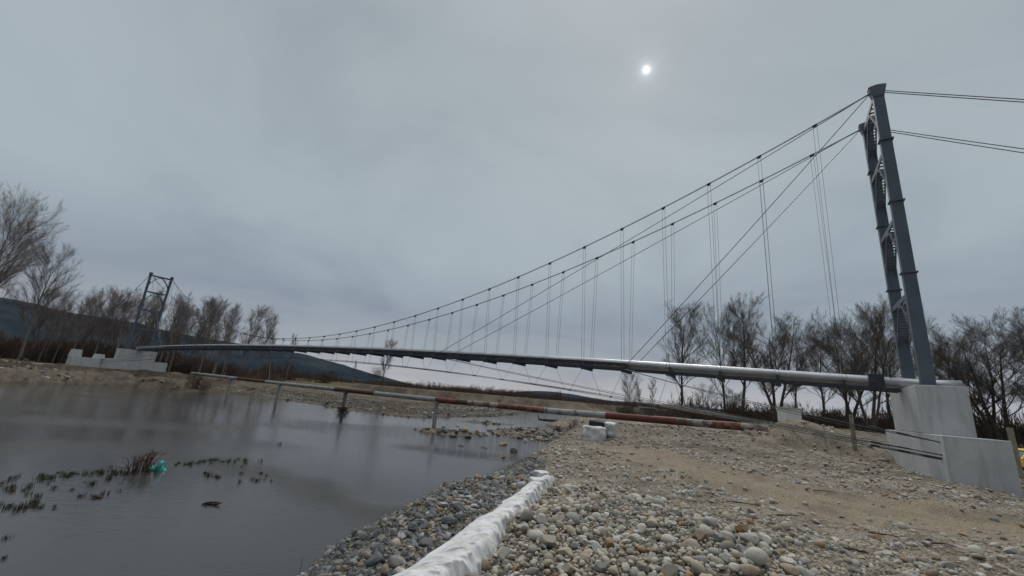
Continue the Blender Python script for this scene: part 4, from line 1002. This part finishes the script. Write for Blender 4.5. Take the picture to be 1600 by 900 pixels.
for k, (x_, ty, Y) in enumerate(row):
    bx = x_ - 22 + (x_ > 250) * 8; plant("poplar", k, bx, horizon_y(bx) + 8, x_, ty + max(0, (x_ - 230)) * .12, Y, "slim bare poplar of the row behind the far tower", "slim poplars behind the far tower", wide=R_.uniform(.85, 1.25))
for k, x_ in enumerate((60, 130, 190, 245, 290, 310, 330, 350, 420)):
    plant("slim", k, x_, horizon_y(x_) + 8, x_ + 10, 505 + R_.uniform(-8, 22) + max(0, x_ - 200) * .06, 74 + R_.uniform(-3, 10), "thin pale sapling among the poplars of the far bank", "thin saplings among the far poplars", wide=R_.uniform(.9, 1.3))

# scrub masses
def thicket(seed, h, nst, spread):
    R = random.Random(seed); seg = []
    for _ in range(nst):
        x, y = R.gauss(0, spread), R.gauss(0, spread * .5); hh = h * R.uniform(.4, 1.0); p = (x, y, -.2); d = [R.gauss(0, .25), R.gauss(0, .25), 1]
        for k in range(3):
            q = (p[0] + d[0] * hh / 3, p[1] + d[1] * hh / 3, p[2] + d[2] * hh / 3); seg.append((p, q, .024 - .005 * k, .019 - .005 * k))
            for _ in range(3):
                e = (R.gauss(d[0], .5), R.gauss(d[1], .5), 1.0); l = hh * R.uniform(.12, .3); seg.append((q, (q[0] + e[0] * l, q[1] + e[1] * l, q[2] + e[2] * l), .012, .006))
            p = q; d[0] += R.gauss(0, .15); d[1] += R.gauss(0, .15)
    return seg
TS = [thicket(60 + k, 1.0, 60, .9) for k in range(4)]
def scrub(name, places, label):
    allseg = []
    for (x, y, z, s, hs) in places:
        t = random.choice(TS); c, sn = math.cos(x * 7), math.sin(x * 7)
        f = lambda p: (x + (p[0] * c - p[1] * sn) * s, y + (p[0] * sn + p[1] * c) * s, z + p[2] * hs)
        allseg += [(f(a_), f(b_), r * (1 + .3 * hs), r2 * (1 + .3 * hs)) for a_, b_, r, r2 in t]
    tag(link(name, seg_mesh(name, allseg, M['scrub'])), kind="stuff", label=label)
pl = []
for _ in range(210):
    x_ = R_.uniform(-60, 425); Y = R_.uniform(76, 100); b = at(x_, horizon_y(x_) + 5, Y); k = 1 - max(0, (x_ - 250)) / 260
    pl.append((b[0], b[1], tz(b[0], b[1]), R_.uniform(1.3, 2.6), R_.uniform(1.8, 5.4) * k))
scrub("undergrowth", pl, "dark leafless undergrowth beneath the far poplars")
pl = []
for _ in range(120):
    x_ = R_.uniform(1040, 1760); Y = R_.uniform(46, 62); b = at(x_, horizon_y(x_) + 3, Y); k = 1.0 if x_ > 1420 else .6
    pl.append((b[0], b[1], tz(b[0], b[1]), R_.uniform(1.0, 2.4), R_.uniform(1.2, 5.0) * k))
scrub("undergrowth", pl, "dark leafless undergrowth beneath the near bank trees")
pl = []
for _ in range(330):
    x_ = R_.uniform(400, 1060); Y = R_.uniform(125, 240); b = at(x_, horizon_y(x_), Y)
    if x_ < 610 and R_.random() < .35: continue
    pl.append((b[0], b[1], tz(b[0], b[1]), R_.uniform(1.6, 3.8), R_.uniform(1.0, 2.4) * (1.5 if R_.random() < .12 else 1) * (1.7 if 400 < x_ < 520 else 1)))
scrub("undergrowth", pl, "low dark brush along the edge of the distant plain")

# bushes
def bush(px, py, z, s, mat, label, Y=None, n_=60):
    p = ground(px, py, z) if Y is None else at(px, py, Y); R = random.Random(px); seg = []
    for _ in range(n_):
        a_ = R.uniform(0, 6.28); e = R.uniform(.05, .7); d = (math.cos(a_) * e, math.sin(a_) * e, 1.0); l = s * R.uniform(.3, 1) / math.sqrt(1 + e * e); o0 = (R.gauss(0, .34) * s, R.gauss(0, .3) * s); l *= math.exp(-(o0[0] ** 2 + o0[1] ** 2) / (.45 * s * s)); q = (o0[0] + d[0] * l, o0[1] + d[1] * l, d[2] * l); seg.append(((o0[0], o0[1], -.1), q, .006, .004))
        for _ in range(3): seg.append((q, (q[0] + R.gauss(0, .2) * s, q[1] + R.gauss(0, .2) * s, q[2] + R.uniform(0, .3) * s), .004, .002))
    o = link("bush", seg_mesh("bush", [(a_, b_, r * 2, r2 * 2) for a_, b_, r, r2 in seg], mat)); o.location = tuple(p); tag(o, label, "bush")
bush(222, 738, WZ, .62, M['redtwig'], "twiggy reddish bush standing in the water by the turquoise bag", n_=50)
bush(900, 684, -2.2, 1.1, M['redtwig'], "dark red bush at the foot of the wrapped gabion", n_=120); bush(872, 676, -2.75, .6, M['redtwig'], "low reddish bush on the rocky bar", n_=90)
bush(304, 607, -2.6, 2.2, M['redtwig'], "rounded dark bush on the far shore below the pipe", n_=160); bush(590, 590, -0.3, 3.2, M['scrub'], "dark bush under the lone tree on the plain", Y=117, n_=160)

# reeds in the shallows
def reed(seed, n_):
    R = random.Random(seed); seg = []
    for _ in range(n_):
        x, y = R.gauss(0, .05), R.gauss(0, .05); a_ = R.uniform(0, 6.28); e = R.uniform(0, .45); l = R.uniform(.08, .22); m = (x + math.cos(a_) * e * l * .4, y + math.sin(a_) * e * l * .4, l * .6)
        seg.append(((x, y, -.08), m, .006, .005)); seg.append((m, (m[0] + math.cos(a_) * e * l * .7, m[1] + math.sin(a_) * e * l * .7, l), .005, .001))
    return seg_mesh("reed_tuft", seg, M['reed'])
RP = [reed(k, 14 + 5 * (k % 4)) for k in range(8)]
spots = [(2, 757), (10, 765), (18, 750), (20, 768), (25, 745), (64, 746), (66, 750), (82, 748), (96, 742), (104, 746), (107, 744), (115, 741), (136, 741), (143, 742), (150, 738), (158, 740), (160, 736), (170, 750), (172, 746), (177, 739), (190, 739),
         (197, 742), (128, 776), (144, 757), (163, 773), (0, 789), (8, 795), (26, 798), (34, 792), (40, 795), (50, 787), (55, 786), (64, 793), (45, 762), (57, 777), (83, 764), (22, 762), (310, 724), (313, 722), (320, 722), (326, 720), (333, 719), (338, 719),
         (356, 722), (358, 720), (366, 722), (372, 718), (383, 720), (407, 721), (275, 727), (287, 727), (297, 726), (321, 740), (325, 744), (335, 745), (341, 747), (250, 766), (240, 754), (374, 754), (376, 741), (395, 750), (402, 752), (412, 750), (424, 752), (9, 842), (7, 873), (186, 768), (112, 766)]
R9 = random.Random(21)
for _ in range(48):
    c = R9.choice([(15, 755, 26, 9), (105, 744, 40, 4), (150, 741, 40, 5), (40, 792, 28, 6), (335, 722, 30, 3), (375, 742, 34, 7), (300, 726, 30, 3)]); spots.append((R9.gauss(c[0], c[2]), R9.gauss(c[1], c[3])))
spots = [q_ for q_ in spots if q_[0] > -8 and abs(q_[0] - 235) > 26]
for k, (px, py) in enumerate(spots):
    p = ground(px, py, WZ); o = link("reed_tuft", RP[k % 8]); o.location = tuple(p); s_ = R_.uniform(.7, 1.25) if k < 60 else R_.uniform(.35, .8); s_ *= .58; o.scale = (s_ * 1.5, s_ * 1.5, s_); o.rotation_euler = (0, 0, R_.uniform(0, 6.28))
    tag(o, "small dark tuft of dead reeds poking out of the shallow water", "reed tuft", "reed tufts in the shallows")

# plastic bag, floating debris
p = ground(249, 734, WZ)
sv, sf = stone_shape(3, 0.14, 5); sv = sv * np.array([.26, .12, .10]); sv[:, 2] += 0.05 * np.sin(sv[:, 0] * 25) + 0.03 + .16 * (sv[:, 0] > .02) * np.exp(-((sv[:, 0] - .1) / .07) ** 2) * (sv[:, 2] > 0)
o = link("plastic_bag", fast_mesh("plastic_bag", sv, sf, M['bag'], True, 3)); o.location = tuple(p); tag(o, "turquoise plastic bag caught by the twiggy bush in the water", "bag")
for k, (px, py, s_, lab) in enumerate(((332, 788, .32, "flat dark clump of debris floating apart from the reeds"), (438, 694, .25, "small forked stick standing out of open water"), (720, 697, .5, "dark stick floating near the stone bar"), (756, 700, .5, "thin floating branch right of the dark stick"), (152, 777, .2, "little dark clump floating below the reeds"))):
    p = ground(px, py, WZ + .01); mb = MB(); R = random.Random(k)
    for _ in range(14 if k in (0, 4) else 3):
        a_ = R.uniform(-.4, .4) + k; l = s_ * R.uniform(.3, .6); c = np.array([R.gauss(0, s_ * .25), R.gauss(0, s_ * .12), .02]); d = np.array([math.cos(a_), math.sin(a_) * .5, R.uniform(0, .25) if k != 1 else 1.2]) * l
        mb.tube([c - d * .5, c, c + d * .5 + np.array([0, 0, .02])], [.02, .016, .006], 5)
    o = mb.obj("driftwood", M['rustdark']); o.location = tuple(p); tag(o, lab, "driftwood")
p = ground(872, 660, -2.6); mb = MB(); mb.tube([(-2.2, 1.2, .1), (-.8, .4, .12), (1.5, -.8, .16)], [.12, .16, .2], 8); mb.tube([(-2.2, 1.2, .1), (-2.35, 1.2, .75)], [.08, .03], 6)
o = mb.obj("driftwood", M['rustdark']); o.location = tuple(p); tag(o, "long dark log stranded on the gravel under the speckled pipe", "log")
# debris ring caught on the second post
t = t_at(541); p = op(t, WZ); mb = MB(); R = random.Random(3)
for _ in range(60):
    a_ = R.uniform(0, 6.28); c = p + np.array([math.cos(a_) * .3, math.sin(a_) * .3, R.uniform(-.05, .55)]); d = np.array([R.gauss(0, .3), R.gauss(0, .3), R.gauss(0, .12)]); mb.tube([c - d, c, c + d], [.015, .03, .01], 4)
tag(mb.obj("driftwood", M['rustdark']), "tangle of flood debris caught round the second river post", "debris")

# ------------------------------------------------------------------ small structures, posts, car
def on_px(px, py, Y):
    b = at(px, py, Y); return np.array([b[0], b[1], tz(b[0], b[1])])
b = on_px(1012, 646, 70); T = empty("hut", tuple(b), "small square grey hut standing at the edge of the far trees", "hut")
mb = MB(); mb.box((0, 0, .9), 2.0, 2.0, 2.2); mb.obj("wall", M['hutwall'], T, bevel=.03); mb = MB(); mb.box((0, 0, 2.07), 2.4, 2.4, .14); mb.obj("roof", M['concrete'], T, bevel=.02); mb = MB(); mb.box((.2, -1.01, .75), .7, .05, 1.7); mb.obj("door", M['dsteel'], T)
b = at(1234, 658, 27.5); T = empty("concrete_box", tuple(b), "pale concrete valve box behind the gravel heap", "concrete box")
mb = MB(); mb.box((0, 0, .18), 1.0, .9, 1.2); mb.obj("chamber", M['plate'], T, bevel=.02); mb = MB(); mb.box((0, 0, .815), 1.12, 1.0, .07); mb.obj("lid", M['concrete'], T, bevel=.01)
for (px, py, Y, hpx, w_, lab) in ((1334, 684, 21.0, 36, .16, "weathered wooden post on the gravel heap with cables passing it"), (1592, 735, 19.5, 66, .20, "tall pale wooden post behind the yellow car")):
    b = at(px, py, Y); z0 = tz(b[0], b[1]) - .3; top = at(px - hpx * .16, py - hpx, Y)[2]
    mb = MB(); mb.box((0, 0, (top - z0) / 2), w_, w_ * .8, top - z0, None, .93); mb.box((.01, -.005, (top - z0) * .995), w_ * .8, w_ * .66, .03)
    o = mb.obj("wooden_post", M['wood'], None, bevel=.012); o.location = (b[0], b[1], z0); tag(o, lab, "post", "wooden posts near the near pier")
def car():
    Y = 20.5; b = at(1570, 738, Y); z0 = at(1570, 748, Y)[2] ; zg = tz(b[0], b[1])
    T = empty("car", (b[0] + 2.05, b[1] + .9, z0), "yellow hatchback parked behind the near concrete pier", "car"); T.rotation_euler = (0, 0, 0.1)
    # side outline, nose towards -x
    low = [(-2.0, .32), (-2.03, .55), (-1.95, .72), (-1.1, .92), (1.75, .98), (1.98, .85), (2.02, .45), (1.95, .30)]
    def loft(outl, hw0, hw1, zsplit, mat, name, bev=.05):
        mb = MB(); k = len(outl); V_ = [(x, -hw0 if z < zsplit else -hw1, z) for x, z in outl] + [(x, hw0 if z < zsplit else hw1, z) for x, z in outl]
        F_ = [tuple(range(k))[::-1], tuple(range(k, 2 * k))] + [(q, (q + 1) % k, k + (q + 1) % k, k + q) for q in range(k)]
        mb.add(V_, F_); return mb.obj(name, mat, T, bevel=bev)
    loft(low, .84, .80, .8, M['yellow'], "body")
    loft([(-1.12, .91), (-.42, 1.36), (1.2, 1.38), (1.80, .97)], .76, .62, 1.2, M['glass'], "window", .03)
    loft([(-.52, 1.345), (-.40, 1.40), (1.22, 1.42), (1.34, 1.35)], .64, .60, 1.4, M['yellow'], "roof", .03)
    for sx in (-1, 1):
        mb = MB(); mb.tube([(-1.16, sx * .78, .93), (-.47, sx * .65, 1.37)], .045, 6); mb.tube([(.35, sx * .79, .93), (.42, sx * .64, 1.38)], .045, 6); mb.tube([(1.80, sx * .78, .96), (1.28, sx * .63, 1.38)], .06, 6); mb.obj("pillar", M['yellow'], T)
        for x in (-1.25, 1.3):
            mb = MB(); mb.tube([(x, sx * .68, .30), (x, sx * .87, .30)], .30, 20); wv = mb.obj("wheel", M['tyre'], T); mb = MB(); mb.tube([(x, sx * .80, .30), (x, sx * .885, .30)], .18, 16); mb.obj("rim", M['rim'], wv)
        mb = MB(); mb.box((-1.97, sx * .58, .66), .14, .36, .15); mb.obj("headlight", M['lamp'], T, bevel=.03)
    mb = MB(); mb.box((-2.02, 0, .42), .14, 1.62, .16); mb.obj("bumper", M['plate'], T, bevel=.03)
car()

# ------------------------------------------------------------------ haze
mt = bpy.data.materials.new("haze_air"); mt.use_nodes = True; nt = mt.node_tree; nt.nodes.clear()
ou = nt.nodes.new('ShaderNodeOutputMaterial'); pv = nt.nodes.new('ShaderNodeVolumePrincipled'); pv.inputs['Color'].default_value = (0.40, 0.66, 1.0, 1); pv.inputs['Density'].default_value = 3.0e-5
pv.inputs['Anisotropy'].default_value = 0.0
nt.links.new(pv.outputs[0], ou.inputs['Volume'])
mb = MB(); mb.box((0, 0, 196.5), 12400, 12400, 403); tag(mb.obj("haze", mt), kind="stuff", label="thin blue haze over the whole valley")

# ------------------------------------------------------------------ light and sky
SUN_D = np.array([0.2402, 0.6964, 0.6763]); SUN_EL = math.asin(SUN_D[2]); SUN_AZ = math.atan2(SUN_D[0], SUN_D[1])
sl = bpy.data.lights.new("sun", 'SUN'); sl.energy = 1.3; sl.angle = math.radians(14); sl.color = (1.0, 0.95, 0.88)
so = bpy.data.objects.new("sun", sl); COL.objects.link(so); so.rotation_euler = Vector(SUN_D).to_track_quat('Z', 'Y').to_euler(); so.location = (0, 0, 60)

w = bpy.data.worlds.new("World"); sc.world = w; w.use_nodes = True; nt = w.node_tree; nt.nodes.clear()
class WT(NT):
    def __init__(s): s.t = nt; s.tc = s.n('ShaderNodeTexCoord')
t = WT(); out = t.n('ShaderNodeOutputWorld'); bg = t.n('ShaderNodeBackground'); t.l(bg.outputs[0], out.inputs[0])
sky = t.n('ShaderNodeTexSky', sky_type='NISHITA'); sky.sun_disc = False; sky.sun_elevation = SUN_EL; sky.sun_rotation = SUN_AZ; sky.air_density = 1.0; sky.dust_density = 3.0
D = t.tc.outputs['Generated']; sx = t.n('ShaderNodeSeparateXYZ'); t.l(D, sx.inputs[0])
zc = t.math('MAXIMUM', sx.outputs[2], 0.0)
cv = t.n('ShaderNodeCombineXYZ'); den = t.math('ADD', zc, 0.22)
t.l(t.math('DIVIDE', sx.outputs[0], den), cv.inputs[0]); t.l(t.math('DIVIDE', sx.outputs[1], den), cv.inputs[1])
n1 = t.noise(0.9, 6, 0.55, cv.outputs[0], 0.6)
# cloud deck radiance by height: dull blue-grey band low, brighter above, pale strip at the horizon  (values are divided by the background strength 0.1)
g = lambda r, gg, b: (r, gg, b)
base = t.ramp(zc, [(0.0, g(.50, .48, .475)), (0.03, g(.46, .455, .465)), (0.08, g(.35, .38, .42)), (0.17, g(.285, .34, .40)), (0.30, g(.37, .44, .49)), (0.50, g(.378, .443, .492)), (0.70, g(.362, .418, .462)), (0.80, g(.42, .47, .51)), (0.90, g(1.2, 1.24, 1.26)), (1.0, g(2.2, 2.22, 2.2))])
cl = t.ramp(n1, [(0.28, (.80, .805, .825)), (0.5, (1.015, 1.0, .985)), (0.72, (1.12, 1.095, 1.07))])
col = t.mix(1.0, base, cl, 'MULTIPLY')
# an overcast sky is dimmer on the side away from the sun
az_ = t.n('ShaderNodeVectorMath', operation='DOT_PRODUCT'); t.l(D, az_.inputs[0]); az_.inputs[1].default_value = (0.326, 0.945, 0.55)
col = t.mix(1.0, col, t.ramp(t.math('ADD', t.math('MULTIPLY', az_.outputs['Value'], 0.5), 0.5), [(0.12, (.60, .61, .63)), (0.55, (1, 1, 1))]), 'MULTIPLY')
# veiled sun
dt = t.n('ShaderNodeVectorMath', operation='DOT_PRODUCT'); t.l(D, dt.inputs[0]); dt.inputs[1].default_value = tuple(SUN_D / np.linalg.norm(SUN_D))
om = t.math('SUBTRACT', 1.0, dt.outputs['Value'])
def lobe(width, amp): return t.math('MULTIPLY', t.math('POWER', 2.718, t.math('MULTIPLY', om, -1.0 / width)), amp)
gl = t.math('ADD', lobe(0.04, .006), t.math('ADD', lobe(0.0010, .05), t.math('ADD', lobe(0.00014, .20), lobe(0.000020, 1.0))))
gc = t.n('ShaderNodeCombineColor')
for q in range(3): t.l(gl, gc.inputs[q])
col = t.mix(1.0, col, gc.outputs[0], 'ADD')
sk = t.mix(1.0, sky.outputs[0], (0.1, 0.1, 0.1), 'MULTIPLY')
bw = t.n('ShaderNodeRGBToBW'); t.l(sk, bw.inputs[0])
col = t.mix(0.012, col, sk)
col = t.mix(1.0, col, (10, 10, 10), 'MULTIPLY')
for nd in nt.nodes:
    if nd.type == 'MIX': nd.clamp_result = False; nd.clamp_factor = True
t.l(col, bg.inputs[0]); bg.inputs[1].default_value = 0.1

# ------------------------------------------------------------------ render settings
sc.view_settings.view_transform = 'Standard'; sc.view_settings.look = 'None'; sc.view_settings.gamma = 1; sc.view_settings.exposure = 0.0
sc.render.engine = 'CYCLES'
cy = sc.cycles; cy.use_denoising = True; cy.max_bounces = 5; cy.diffuse_bounces = 3; cy.glossy_bounces = 3; cy.volume_bounces = 1; cy.transparent_max_bounces = 6
cy.use_adaptive_sampling = False; cy.sample_clamp_indirect = 4.0
w.cycles.sampling_method = 'MANUAL'; w.cycles.sample_map_resolution = 1024
